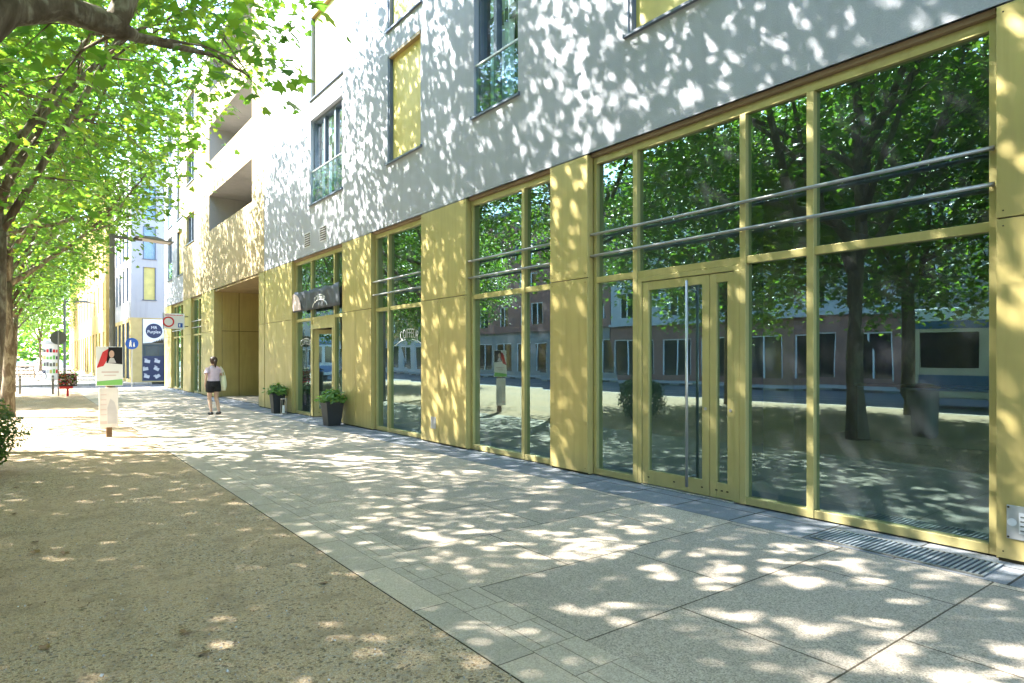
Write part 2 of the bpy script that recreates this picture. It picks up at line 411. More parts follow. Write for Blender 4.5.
# ------------------------------------------------------------------ leaves
def leaf_shape(kind='plane'):
    if kind == 'plane':   # five pointed lobes
        o = [(0, 0), (.22, -.1), (.52, .02), (.34, .2), (.56, .5), (.28, .5), (.0, 1.0), (-.28, .5), (-.56, .5), (-.34, .2), (-.52, .02), (-.22, -.1)]
    else:
        o = [(0, 0), (.26, .3), (.2, .7), (0, 1.0), (-.2, .7), (-.26, .3)]
    v = [(x, y - .0, -.16 * abs(x) - .12 * y * y) for x, y in o]
    v.append((0, .32, .03))
    n = len(o)
    return np.array(v), [(i, (i + 1) % n, n) for i in range(n)]
def leaves_mesh(name, P, Nrm, size, yaw, kind, mat):
    """one mesh with a leaf at every P (n,3) facing Nrm, numpy"""
    v, f = leaf_shape(kind); n = len(P); k = len(v)
    Nrm = Nrm / np.linalg.norm(Nrm, axis=1, keepdims=True)
    t = np.stack([np.cos(yaw), np.sin(yaw), np.zeros(n)], 1)
    t = t - Nrm * (t * Nrm).sum(1, keepdims=True); t /= np.linalg.norm(t, axis=1, keepdims=True)
    b = np.cross(Nrm, t)
    V = P[:, None, :] + size[:, None, None] * (v[None, :, 0:1] * b[:, None, :] + v[None, :, 1:2] * t[:, None, :] + v[None, :, 2:3] * Nrm[:, None, :])
    V = V.reshape(-1, 3)
    F = (np.array(f)[None] + (np.arange(n) * k)[:, None, None]).reshape(-1, 3)
    me = bpy.data.meshes.new(name)
    me.vertices.add(len(V)); me.vertices.foreach_set('co', V.astype(np.float32).ravel())
    me.loops.add(F.size); me.loops.foreach_set('vertex_index', F.astype(np.int32).ravel())
    me.polygons.add(len(F)); me.polygons.foreach_set('loop_start', np.arange(0, F.size, 3, dtype=np.int32))
    try: me.polygons.foreach_set('loop_total', np.full(len(F), 3, dtype=np.int32))
    except Exception: pass
    me.materials.append(mat); me.update(calc_edges=True); me.validate()
    return me

# ------------------------------------------------------------------ trees
def tree_meshes(seed, H, Rad, zlow, ncl, per, xmax=None, extra_limb=None, lean=(0, 0), r0=.21, lsize=(.08, .185), avoid=None, sig=.42, low_keep=.64):
    """trunk+limbs mesh and leaf mesh in local coordinates (trunk at the origin)"""
    rg = random.Random(seed); g = np.random.default_rng(seed)
    mb = MB()
    fork = rg.uniform(3.3, 3.8)
    tp = []
    for i in range(8):
        z = fork * i / 7
        tp.append((lean[0] * (i / 7) ** 1.3 + .03 * math.sin(z * 1.7 + seed), lean[1] * (i / 7) + .03 * math.cos(z * 1.3 + seed), z))
    rad = [r0 * (1.45 if i == 0 else 1.15 if i == 1 else 1 - .02 * i) for i in range(8)]
    tp[0] = (tp[0][0], tp[0][1], -.1)
    mb.tube(tp, rad, BARK, 14)
    top = Vector(tp[-1])
    def lower(r): return zlow + .125 * r * r
    def inside(p):
        x, y, z = p; r = math.hypot(x, y)
        zc = zlow + (H - zlow) * .48; up = z > zc
        hh = (H - zc) if up else (zc - zlow + 1.2)
        if (r / Rad) ** 2 + ((z - zc) / hh) ** 2 > 1: return False
        if z < lower(r): return False
        if xmax and x > xmax[0] + max(0, z - xmax[1]) * .9: return False
        return True
    skel = []     # (point, radius)
    def limb(start, end, ra, rb, bend=.35, n=8):
        s, e = Vector(start), Vector(end); L_ = (e - s).length
        off = Vector((rg.uniform(-1, 1), rg.uniform(-1, 1), rg.uniform(-.1, .9))) * bend * L_ * .25
        pts = []
        for i in range(n):
            t = i / (n - 1)
            p = s.lerp(e, t) + off * math.sin(math.pi * t) + Vector((rg.gauss(0, .03), rg.gauss(0, .03), rg.gauss(0, .03))) * (0 < i < n - 1)
            pts.append(p)
        rr = [ra + (rb - ra) * (i / (n - 1)) ** .8 for i in range(n)]
        mb.tube(pts, rr, BARK, 8)
        for p, r_ in zip(pts[1:], rr[1:]): skel.append((p, r_))
        return pts, rr
    lead, lr = limb(top - Vector((0, 0, .15)), (lean[0] * 1.5 + rg.uniform(-.4, .4), rg.uniform(-.4, .4), H - 1.2), r0 * .78, .02, .2, 10)
    nl = 8
    for k in range(nl):
        a = 2 * math.pi * (k + rg.uniform(-.25, .25)) / nl
        zs = rg.uniform(0, .45); st = lead[0].lerp(lead[5], zs) if zs > .06 else top - Vector((0, 0, .1))
        rr = Rad * rg.uniform(.62, .86); ze = rg.uniform(.25, .8) * (H - zlow) + zlow
        e = Vector((rr * math.cos(a), rr * math.sin(a), max(ze, lower(rr) + .5)))
        pts, rads = limb(st, e, r0 * rg.uniform(.42, .58), .018, .5, 9)
        for j in range(3):
            i = rg.randint(3, 7); d = (pts[i] - top); d.z *= .4
            d = d.normalized() + Vector((rg.uniform(-.9, .9), rg.uniform(-.9, .9), rg.uniform(-.1, .9)))
            e2 = pts[i] + d.normalized() * rg.uniform(1.0, 1.9)
            if inside(e2): limb(pts[i], e2, rads[i] * .6, .009, .4, 6)
    if extra_limb:
        for pts, rr in extra_limb:
            mb.tube(pts, rr, BARK, 12)
            for p, r_ in zip(pts[1:], rr[1:]): skel.append((Vector(p), r_))
    # leaf sprays
    C = []
    tries = 0
    while len(C) < ncl and tries < ncl * 60:
        tries += 1
        p = (rg.uniform(-Rad, Rad), rg.uniform(-Rad, Rad), rg.uniform(zlow - .2, H))
        if not inside(p) or (avoid and avoid(p)): continue
        zc = zlow + (H - zlow) * .48
        rel = math.hypot(p[0], p[1]) / Rad
        if rg.random() > .25 + .75 * rel + (.6 if p[2] > zc else 0): continue
        if any((p[0] - q[0]) ** 2 + (p[1] - q[1]) ** 2 + (p[2] - q[2]) ** 2 < .3 for q in C): continue
        C.append(p)
    for p in C:
        pv = Vector(p)
        q, r_ = min(skel, key=lambda s: (s[0] - pv).length_squared + (.7 if s[0].z > pv.z else 0))
        mid = q.lerp(pv, .5) + Vector((rg.uniform(-.15, .15), rg.uniform(-.15, .15), .12 * (pv - q).length))
        mb.tube([q, mid, pv], [min(r_ * .7, .022), .011, .004], BARK, 5, False)
        for _ in range(2):
            e = pv + Vector((rg.uniform(-.5, .5), rg.uniform(-.5, .5), rg.uniform(-.3, .25)))
            mb.tube([mid.lerp(pv, .6), e], [.007, .003], BARK, 4, False)
    C = np.array(C)
    n = len(C) * per
    ci = np.repeat(np.arange(len(C)), per)
    off = g.normal(0, 1, (n, 3)) * np.array([sig, sig, sig * .62])
    P = C[ci] + off
    P[:, 2] -= .18 * (off[:, 0] ** 2 + off[:, 1] ** 2) * 1.2
    keep = g.random(n) < np.where(P[:, 2] < zlow + 4.2, low_keep, 1.0)
    P = P[keep]; off = off[keep]; n = len(P)
    Nn = np.stack([g.normal(0, .55, n), g.normal(0, .55, n), np.ones(n)], 1) + off * np.array([.7, .7, 0])
    size = g.uniform(lsize[0], lsize[1], n)
    yaw = np.arctan2(off[:, 1], off[:, 0]) + g.normal(0, .9, n)
    crown = leaves_mesh('crown', P, Nn, size, yaw, 'plane', LEAF)
    return mb, crown
def plant_tree(name, label, loc, mb=None, crown=None, src=None, group='street trees along the gravel path', rot=0, sc=1.0):
    t = thing(name, label, 'tree', loc, group); t.rotation_euler = (0, 0, rot); t.scale = (sc, sc, sc)
    if src is None:
        b = mb.build('trunk', smooth=True); b.parent = t
        c = bpy.data.objects.new('crown', crown); col.objects.link(c); c.parent = t
    else:
        for ch in src.children:
            c = ch.copy(); col.objects.link(c); c.parent = t
    return t
TX = -.3
limbA = [([(0, 0, 3.3), (.12, .12, 3.9), (.3, .28, 4.22), (.62, .42, 4.42), (.9, .52, 4.45), (1.08, .59, 4.44), (1.2, .66, 4.46)], [.15, .125, .115, .11, .105, .085, .05]),
         ([(.8, .48, 4.43), (1.04, .57, 4.47), (1.14, .64, 4.8), (1.2, .76, 5.5), (1.35, .95, 6.6), (1.6, 1.3, 8.0)], [.09, .1, .09, .075, .055, .02]),
         ([(.62, .44, 4.4), (.66, .5, 5.0), (.6, .7, 6.2), (.8, .9, 7.6)], [.065, .055, .045, .015]),
         ([(1.08, .6, 4.42), (1.5, 1.0, 4.6), (2.0, 1.3, 4.75), (2.4, 1.5, 4.7)], [.05, .035, .022, .008])]
mbA, crA = tree_meshes(11, 15.4, 4.8, 3.7, 570, 48, (2.45, 5.4), limbA, r0=.16, avoid=lambda p: p[1] < .75 and p[2] < 5.6 and p[0] < 1.6 and p[0] > -2)
t1 = plant_tree('plane_tree', 'big plane tree nearest the camera with one thick limb arching low over the gravel', (-.42, 5.9, 0), mbA, crA)
mbB, crB = tree_meshes(23, 15.2, 4.8, 3.9, 470, 54, (2.5, 5.0), None, (.15, .1), r0=.15)
t2 = plant_tree('plane_tree', 'plane tree with pale curved trunk rising just behind the round bush', (-.5, 14.0, 0), mbB, crB)
mbC, crC = tree_meshes(37, 13.5, 4.5, 3.6, 430, 54, (2.7, 5.0), r0=.145)
t3 = plant_tree('plane_tree', 'plane tree with dark straight trunk, the second one behind the round bush', (TX - .08, 22.1, 0), mbC, crC)
plant_tree('plane_tree', 'plane tree standing a little short of the two grey bollards', (TX - .3, 30.2, 0), src=t2, sc=.96)
plant_tree('plane_tree', 'plane tree on the road corner just beyond the grey bollards', (TX - .2, 38.6, 0), src=t2, sc=.93)
plant_tree('plane_tree', 'plane tree on the far pavement beyond the crossing road, before the poster column', (TX - .3, 50.5, 0), src=t3, sc=.9, rot=.5)
plant_tree('plane_tree', 'plane tree behind the camera whose crown shades the near slabs', (TX, -2.4, 0), src=t3, sc=1.0, rot=-.5)
for i, (x, y, lab) in enumerate([(-.8, 60, 'distant plane tree behind the white poster column'), (-1.2, 72, 'far plane tree beyond the pale wooden rail fence'), (-4.5, 84, 'far plane tree standing alone out towards the road near the street end'), (1.5, 98, 'farthest plane tree closing the view down the street')]):
    plant_tree('plane_tree', lab, (x, y, 0), src=(t2, t3, t3, t2)[i], sc=.92, rot=i * 1.3)
mbD, crD = tree_meshes(51, 10.2, 4.6, 2.5, 420, 62, r0=.17, low_keep=1.0)
kerb_tree = None
for i, (y, sc) in enumerate(((-5.2, 1.0), (1.4, 1.0), (7.4, 1.02), (13.2, 1.0), (33.5, 1.0))):
    o = plant_tree('plane_tree', 'plane tree of the kerbside row ' + ['beyond the gold pillar with the socket plate', 'mirrored in the double glass door', 'mirrored in the two part shop window', 'mirrored in the lettered salon window', 'nearest the crossing road'][i], (-7.0, y, 0), mbD, crD, src=kerb_tree, sc=sc, rot=i * .9, group='second row of street trees by the kerb')
    kerb_tree = kerb_tree or o

# bush at the foot of the second tree
def shrub(name, label, cat, c, rx, rz, n, size, group=None, stems=True, mat=LEAF2, seed=3):
    g = np.random.default_rng(seed)
    d = g.normal(0, 1, (n, 3)); d /= np.linalg.norm(d, axis=1, keepdims=True)
    rr = g.uniform(.45, 1, n) ** .6
    wob = 1 + .18 * np.sin(d[:, 0] * 5 + seed) * np.cos(d[:, 1] * 4 + d[:, 2] * 6)
    P = d * (rr * wob)[:, None] * np.array([rx, rx, rz]); P[:, 2] += rz
    P = P[P[:, 2] > .02]; d = d[:len(P)]
    k = len(P)
    Nn = np.stack([P[:, 0], P[:, 1], (P[:, 2] - rz) + .4 * rz], 1) + g.normal(0, .35, (k, 3)) * rx
    me = leaves_mesh('foliage', P, Nn, g.uniform(size * .7, size * 1.3, k), g.uniform(0, 6.28, k), 'oval', mat)
    t = thing(name, label, cat, c, group)
    f = bpy.data.objects.new('foliage', me); col.objects.link(f); f.parent = t
    if stems:
        mb = MB(); rg = random.Random(seed)
        for i in range(16):
            a = rg.uniform(0, 6.28); e = rg.uniform(.5, .95)
            mb.tube([(0.1 * math.cos(a), .1 * math.sin(a), -.02), (rx * .4 * e * math.cos(a), rx * .4 * e * math.sin(a), rz * .8), (rx * e * math.cos(a), rx * e * math.sin(a), rz * rg.uniform(1.2, 1.7))], [.012, .008, .004], BARK, 5)
        b = mb.build('stems'); b.parent = t
    return t
shrub('round_bush', 'dense dark green bush on the gravel at the foot of a tree', 'bush', (-.6, 11.5, 0), .6, .56, 5200, .055)

# a few dry leaves on the gravel
rg = random.Random(9)
v, f = leaf_shape('plane')
lm = bpy.data.meshes.new('fallen_leaf')
lm.from_pydata([(p[0], p[1], p[2] * -1.2 + .01) for p in v], [], f); lm.materials.append(LITTER); lm.update()
for i in range(60):
    a = R(rg.uniform(-2, 50)); d = rg.uniform(2.2, 10); x, y = d * math.sin(a), d * math.cos(a)
    if x > 1.9: continue
    o = bpy.data.objects.new('fallen_leaf', lm); col.objects.link(o); o.location = (x, y, .012); o.rotation_euler = (rg.uniform(-.3, .3), rg.uniform(-.3, .3), rg.uniform(0, 6)); s = rg.uniform(.035, .075); o.scale = (s, s, s)
    tag(o, 'small dry brown leaf lying on the gravel path', 'fallen leaf', 'fallen leaves on the gravel')

# ------------------------------------------------------------------ the main building
FX = 6.10
def mp(a, z, d): return (FX + d, a, z)
BLD = thing('apartment_building', 'long grey rendered apartment building over a gold clad ground floor with tall shop windows', 'building', (FX, 20, 0))
ZG = 4.38; ST = 2.79; Z1 = 5.70; NST = 3; ZTOP = ZG + ST * NST + 1.4
YE = 39.6; YS = -12
# upper windows of one storey (Y0, Y1, kind)
UP = [(-10.4, -9.0, 'gold'), (-7.2, -5.95, 'french'), (-4.1, -2.7, 'gold'), (.9, 2.15, 'french'), (4.17, 5.62, 'gold'), (7.9, 9.13, 'french'), (10.97, 12.40, 'gold'), (14.85, 17.0, 'french')]
UPG = [(31.85, 33.62, 'dark')]
UPL = [(34.62, 36.0, 'gold'), (37.3, 38.6, 'french')]
def kd_(k, a, kd): return 'gold' if (k > 0 and a == 14.85) else kd
def zr(k, kind): 
    z = Z1 + ST * k
    if kind == 'dark': return (6.94 + ST * k, 8.28 + ST * k)
    return (z, z + 2.26)
holes = [(a, b, *zr(k, kd)) for k in range(NST) for a, b, kd in UP]
mb = MB(); wall_holes(mb, mp, YS, 21.17, ZG, ZTOP, holes, .24, GREY); mb.build('grey_wall', BLD)
mb = MB()
hg = [(22.57, 28.92, 6.87 + 2.84 * k, 8.33 + 2.84 * k, 1.7) for k in range(NST)]
wall_holes(mb, mp, 21.19, 30.38, ZG, ZTOP, hg, .24, TAN, LOGG)
mb.build('tan_wall', BLD)
mb = MB(); wall_holes(mb, mp, 30.42, 34.4, ZG, ZTOP, [(a, b, *zr(k, kd)) for k in range(NST) for a, b, kd in UPG], .24, TAN); mb.build('tan_wall', BLD)
mb = MB(); wall_holes(mb, mp, 34.4, YE, ZG, ZTOP, [(a, b, *zr(k, kd)) for k in range(NST) for a, b, kd in UPL], .24, GREY)
mb.add([(FX, YE, ZG), (FX + 12, YE, ZG), (FX + 12, YE, ZTOP), (FX, YE, ZTOP)], [(0, 1, 2, 3)], GREY); mb.build('grey_wall', BLD)
# dark joint strips behind the seams
mb = MB(); mb.box((FX + .03, 21.1, ZG), (FX + .05, 21.25, ZTOP), JOINT); mb.build('seam', BLD); mb = MB(); mb.box((FX + .03, 30.3, ZG), (FX + .05, 30.5, ZTOP), JOINT); mb.build('seam', BLD)
# shell: roof, floors, back, partitions
mb = MB()
mb.box((FX - .05, YS, ZTOP), (FX + 12, YE, ZTOP + .25), GREY); mb.build('roof', BLD)
mb = MB()
for k in range(NST + 1):
    z = ZG + .02 + ST * k
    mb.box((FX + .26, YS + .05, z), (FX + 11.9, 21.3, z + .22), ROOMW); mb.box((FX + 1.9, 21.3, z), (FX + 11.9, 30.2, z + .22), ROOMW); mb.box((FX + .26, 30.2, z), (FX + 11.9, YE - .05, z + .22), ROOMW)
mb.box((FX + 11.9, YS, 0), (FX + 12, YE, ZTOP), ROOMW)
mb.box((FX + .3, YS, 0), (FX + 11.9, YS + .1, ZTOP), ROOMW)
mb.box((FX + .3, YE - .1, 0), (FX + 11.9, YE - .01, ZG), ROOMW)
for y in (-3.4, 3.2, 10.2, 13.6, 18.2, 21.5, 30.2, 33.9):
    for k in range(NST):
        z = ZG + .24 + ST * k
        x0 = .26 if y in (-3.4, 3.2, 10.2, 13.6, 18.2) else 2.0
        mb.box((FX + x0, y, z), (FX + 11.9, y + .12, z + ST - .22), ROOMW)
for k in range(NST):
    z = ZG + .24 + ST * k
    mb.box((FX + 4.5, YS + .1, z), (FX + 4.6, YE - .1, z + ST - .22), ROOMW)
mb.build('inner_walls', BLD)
# ground floor rooms
mb = MB()
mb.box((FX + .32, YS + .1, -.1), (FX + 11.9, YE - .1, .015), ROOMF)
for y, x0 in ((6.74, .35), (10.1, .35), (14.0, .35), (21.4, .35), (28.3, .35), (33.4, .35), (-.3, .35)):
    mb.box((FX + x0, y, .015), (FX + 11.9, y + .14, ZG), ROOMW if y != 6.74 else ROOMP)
mb.build('shop_rooms', BLD)
mb = MB(); mb.box((FX + 3.2, 5.2, .016), (FX + 3.7, 5.7, ZG), GOLD); mb.build('inner_column', BLD)
mb = MB(); mb.box((FX + 4.6, 1.2, .016), (FX + 5.0, 1.6, ZG), ROOMP); mb.build('inner_column', BLD)
mb = MB(); mb.box((FX + 7, 2.2, .016), (FX + 7.3, 6.0, 1.05), WHITE); mb.box((FX + 6.95, 2.15, 1.05), (FX + 7.4, 6.05, 1.1), WOOD); mb.build('counter', BLD)

# gold pillars (cladding panels with open joints)
ZJ = 2.695
def pillar(y0, y1, vj=None, ret=True):
    p = MB(); g = .006
    def pan(a, b, z0, z1):
        fbox(p, mp, a + g, b - g, z0 + g, z1 - g, 0, .03, GOLD)
        for sa in (a + .05, b - .05):
            for sz in (z0 + .06, z1 - .06):
                p.disc((FX - .001, sa, sz), (1, 0, 0), .007, .004, JOINT, 8)
    pan(y0, y1, ZJ, ZG - .01)
    if vj: pan(y0, vj, .03, ZJ); pan(vj, y1, .03, ZJ)
    else: pan(y0, y1, .03, ZJ)
    fbox(p, mp, y0 + .012, y1 - .012, 0, ZG, .031, .3, JOINT)
    fbox(p, mp, y0 + .002, y0 + .011, .02, ZG - .01, .02, .3, GOLD)
    fbox(p, mp, y1 - .011, y1 - .002, .02, ZG - .01, .02, .3, GOLD)
    return p.build('gold_pillar', BLD, bevel=.0025)
for a in [(-1.5, 1.74, .12), (-7.3, -6.0), (6.35, 7.14), (9.38, 10.97, 10.29), (13.22, 14.85, 14.08), (18.5, 21.12), (21.17, 21.79), (28.04, 30.4), (32.62, 34.42), (37.6, YE)]:
    pillar(*a)
# passage under the building
mb = MB()
fbox(mb, mp, 28.02, 28.06, 0.03, ZG, .31, 9, GOLD)
for dd in (.95, 3.1, 5.3, 7.5):
    fbox(mb, mp, 28.012, 28.03, .03, ZG - .01, dd, dd + .018, JOINT)
fbox(mb, mp, 28.012, 28.03, ZJ, ZJ + .018, .31, 9, JOINT)
fbox(mb, mp, 21.77, 21.81, 0.03, ZG, .31, 9, GOLD)
fbox(mb, mp, 21.8, 28.03, 0.03, ZG, 9, 9.1, GOLD)
mb.build('passage_lining', BLD)
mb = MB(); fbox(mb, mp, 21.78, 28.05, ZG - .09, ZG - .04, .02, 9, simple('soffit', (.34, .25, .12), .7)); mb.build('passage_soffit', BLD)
mb = MB(); fbox(mb, mp, 21.82, 28.01, .016, .03, .3, 9, SLABS); mb.build('passage_floor', BLD)

# shop windows
DF = .10
def shop_window(y0, y1, mull, low_skip=(), rails=True, name='shop_window'):
    """frame with transom; panes between mullions. low_skip: bays (index, from low y) left free below the transom"""
    fr = MB(); e = .06
    fbox(fr, mp, y0 + .012, y0 + .012 + e, .02, 4.33, DF, DF + .12, GOLDF)
    fbox(fr, mp, y1 - .012 - e, y1 - .012, .02, 4.33, DF, DF + .12, GOLDF)
    fbox(fr, mp, y0 + .012 + e, y1 - .012 - e, 4.24, 4.33, DF + .003, DF + .12, GOLDF)
    fbox(fr, mp, y0 + .012 + e, y1 - .012 - e, 2.62, 2.70, DF + .003, DF + .12, GOLDF)
    fbox(fr, mp, y0 + .014, y1 - .014, 4.333, ZG + .005, .05, DF + .14, BROWN)
    ed = [y0 + .012 + e] + sorted(mull) + [y1 - .012 - e]
    for i, mm in enumerate(sorted(mull)):
        fbox(fr, mp, mm - .036, mm + .036, .02, 4.24, DF - .012, DF + .11, GOLDF)
    for i in range(len(ed) - 1):
        if i not in low_skip:
            fbox(fr, mp, ed[i] + (.036 if i else 0), ed[i + 1] - (.036 if i < len(ed) - 2 else 0), .02, .10, DF - .004, DF + .11, GOLDF)
    F = fr.build(name, BLD, bevel=.003)
    for i in range(len(ed) - 1):
        a, b = ed[i] + (.03 if i else 0), ed[i + 1] - (.03 if i < len(ed) - 2 else 0)
        for (z0, z1) in ((.09, 2.63), (2.69, 4.25)):
            if z0 < 1 and i in low_skip: continue
            p = MB(); k = .0007 * ((i * 7 + int(z0)) % 3 - 1)
            p.add([mp(a, z0, DF + .05), mp(b, z0, DF + .05 + k * 4), mp(b, z1, DF + .05 + k * 9), mp(a, z1, DF + .05 - k * 3)], [(0, 1, 2, 3)], GLASS)
            p.build('pane', F)
    if rails:
        for z in (2.985, 3.275):
            r = MB(); r.tube([mp(y0 + .02, z, DF - .055), mp(y1 - .02, z, DF - .055)], .018, simple('rail_steel', (.3, .3, .29), .45, .6), 12)
            r.build('rail', F, smooth=True)
            for mm in [y0 + .045] + list(mull) + [y1 - .045]:
                b = MB(); b.tube([mp(mm, z, DF - .05), mp(mm, z, DF + .02)], .012, STEEL, 8)
                b.build('rail_bracket', F)
    return F
WA = shop_window(1.74, 6.35, [3.29, 4.04, 5.58], low_skip=(2,))
shop_window(7.14, 9.38, [7.89])
WC = shop_window(10.97, 13.22, [12.56])
WE = shop_window(14.85, 18.5, [15.57, 17.2], low_skip=(1,), rails=False)
shop_window(30.4, 32.62, [31.4]); shop_window(34.42, 37.6, [35.5, 36.6]); shop_window(-6.0, -1.5, [-4.5, -3])
# double glass door in the large window
def door_leaf(y0, y1, z0, z1, sty, bot, topr, hinge=None, ang=0, glass=GLASS, name='door', handle=None, mat=GOLDF):
    d = MB(); x0, x1 = DF + .005, DF + .07
    fbox(d, mp, y0, y0 + sty, z0, z1, x0, x1, mat); fbox(d, mp, y1 - sty, y1, z0, z1, x0, x1, mat)
    fbox(d, mp, y0 + sty, y1 - sty, z0, z0 + bot, x0 + .002, x1, mat); fbox(d, mp, y0 + sty, y1 - sty, z1 - topr, z1, x0 + .002, x1, mat)
    gl = MB(); gl.add([mp(y0 + sty - .005, z0 + bot - .005, x0 + .03), mp(y1 - sty + .005, z0 + bot - .005, x0 + .03), mp(y1 - sty + .005, z1 - topr + .005, x0 + .03), mp(y0 + sty - .005, z1 - topr + .005, x0 + .03)], [(0, 1, 2, 3)], glass)
    hd = None
    if handle is not None:
        hd = MB(); hy, h0, h1 = handle
        hd.tube([mp(hy, h0, x0 - .07), mp(hy, h1, x0 - .07)], .017, STEEL, 12)
        for hz in (h0 + .12, (h0 + h1) / 2, h1 - .12):
            hd.tube([mp(hy, hz, x0 - .07), mp(hy, hz, x0 + .03)], .010, STEEL, 8)
    lock = MB(); ly = y0 + sty * .5
    lock.disc(mp(ly, 1.02, x0 - .004), (1, 0, 0), .018, .012, STEEL, 14)
    for q in (y0 + sty, (y0 + y1) / 2, y1 - sty):
        d.box(mp(q - .014, z0 + bot * .5 - .008, x0 - .003), mp(q + .014, z0 + bot * .5 + .008, x0 + .002), JOINT)
    if hinge is not None:
        Mx = Matrix.Translation(Vector(mp(hinge, 0, x0 + .03))) @ Matrix.Rotation(ang, 4, 'Z') @ Matrix.Translation(-Vector(mp(hinge, 0, x0 + .03)))
        for q in (d, gl, hd, lock):
            if q: q.v = [tuple(Mx @ Vector(p)) for p in q.v]
    D = d.build(name, BLD, bevel=.003); gl.build('pane', D)
    if hd: hd.build('handle', D, smooth=True)
    lock.build('lock', D)
    return D
fr = MB()
fbox(fr, mp, 4.08, 4.15, .02, 2.56, DF - .006, DF + .1, GOLDF); fbox(fr, mp, 5.475, 5.545, .02, 2.56, DF - .006, DF + .1, GOLDF)
fbox(fr, mp, 4.08, 5.545, 2.56, 2.618, DF - .004, DF + .1, GOLDF)
fbox(fr, mp, 4.15, 5.475, .006, .02, DF - .02, DF + .12, STEEL)
fr.build('door_frame', BLD, bevel=.003)
door_leaf(4.475, 5.47, .03, 2.55, .10, .17, .10, handle=(4.735, .1, 2.5))
door_leaf(4.155, 4.467, .03, 2.55, .085, .17, .10)
# open door of the hair salon
fr = MB()
fbox(fr, mp, 15.606, 15.70, .02, 2.5, DF - .02, DF + .1, GOLDF); fbox(fr, mp, 17.07, 17.164, .02, 2.5, DF - .02, DF + .1, GOLDF)
fbox(fr, mp, 15.70, 17.07, 2.38, 2.5, DF - .018, DF + .1, GOLDF); fbox(fr, mp, 15.61, 17.16, 2.5, 2.618, DF + .01, DF + .1, GOLDF)
fr.build('door_frame', BLD, bevel=.003)
door_leaf(15.705, 17.065, .03, 2.37, .12, .2, .12, hinge=17.065, ang=R(62), handle=(15.95, .7, 1.6))
# lettering on the salon glass
def glass_fn(y, z, s=1): return lambda u, v, d: mp(y - u, z + v, DF + .044)
lt = MB()
text_mesh(lt, 'COIFFEUR', .27, LTGREY, glass_fn(11.72, 2.02), arc=.75, squeeze=.6)
for s in (-1, 1): lt.tube([mp(11.74 + s * .62, 1.86, DF + .046), mp(11.74 + s * .35, 1.95, DF + .046), mp(11.74 + s * .14, 1.98, DF + .046)], .008, WHITE, 6)
lt.build('lettering', WC)
lt = MB()
text_mesh(lt, 'COIFFEUR', .26, LTGREY, glass_fn(17.78, 1.98), arc=.7, squeeze=.7)
lt.build('lettering', WE)
# banner over the salon door
mb = MB(); ny = 40; vs_ = []; fs_ = []
for i in range(ny + 1):
    y = 14.9 + 3.35 * i / ny
    for j in range(6):
        z = 2.88 + .56 * j / 5
        x = FX - .03 - .018 * math.sin(i * .55 + j * .4) - .012 * math.sin(i * 1.3 - j)
        z2 = z - .03 * math.sin(math.pi * i / ny) * (j / 5) + (.02 * math.sin(i * .7) if j == 5 else 0)
        vs_.append((x, y, z2))
for i in range(ny):
    for j in range(5): fs_.append((i * 6 + j, (i + 1) * 6 + j, (i + 1) * 6 + j + 1, i * 6 + j + 1))
BN = thing('shop_banner', 'dark grey cloth banner with white lettering stretched over the salon door', 'banner', (FX, 16.6, 2.88))
mb.add(vs_, fs_, BANNER); b = mb.build('cloth', BN, smooth=True)
sm = b.modifiers.new('thick', 'SOLIDIFY'); sm.thickness = .006
lt = MB(); fn = lambda u, v, d: (FX - .072, 16.15 - u, 3.10 + v)
text_mesh(lt, 'COIFFEUR', .21, WHITE, fn, arc=1.0, squeeze=.75)
pts = [(FX - .07, 16.15 + .5 * math.cos(a), 2.93 + .17 * math.sin(a)) for a in [math.pi * i / 14 for i in range(15)]]
lt.tube(pts, .009, WHITE, 6); lt.build('lettering', BN)
lt = MB(); pts = [(FX - .068, 18.22, 2.92), (FX - .068, 17.5, 2.92)] + [(FX - .068, 17.5 + .05 + .62 * (1 - math.cos(a)), 2.92 + .47 * math.sin(a)) for a in [R(12 * i) for i in range(8)]] + [(FX - .068, 18.22, 3.38)]
lt.poly(pts, (-.004, 0, 0), PINK); lt.build('printed_patch', BN)

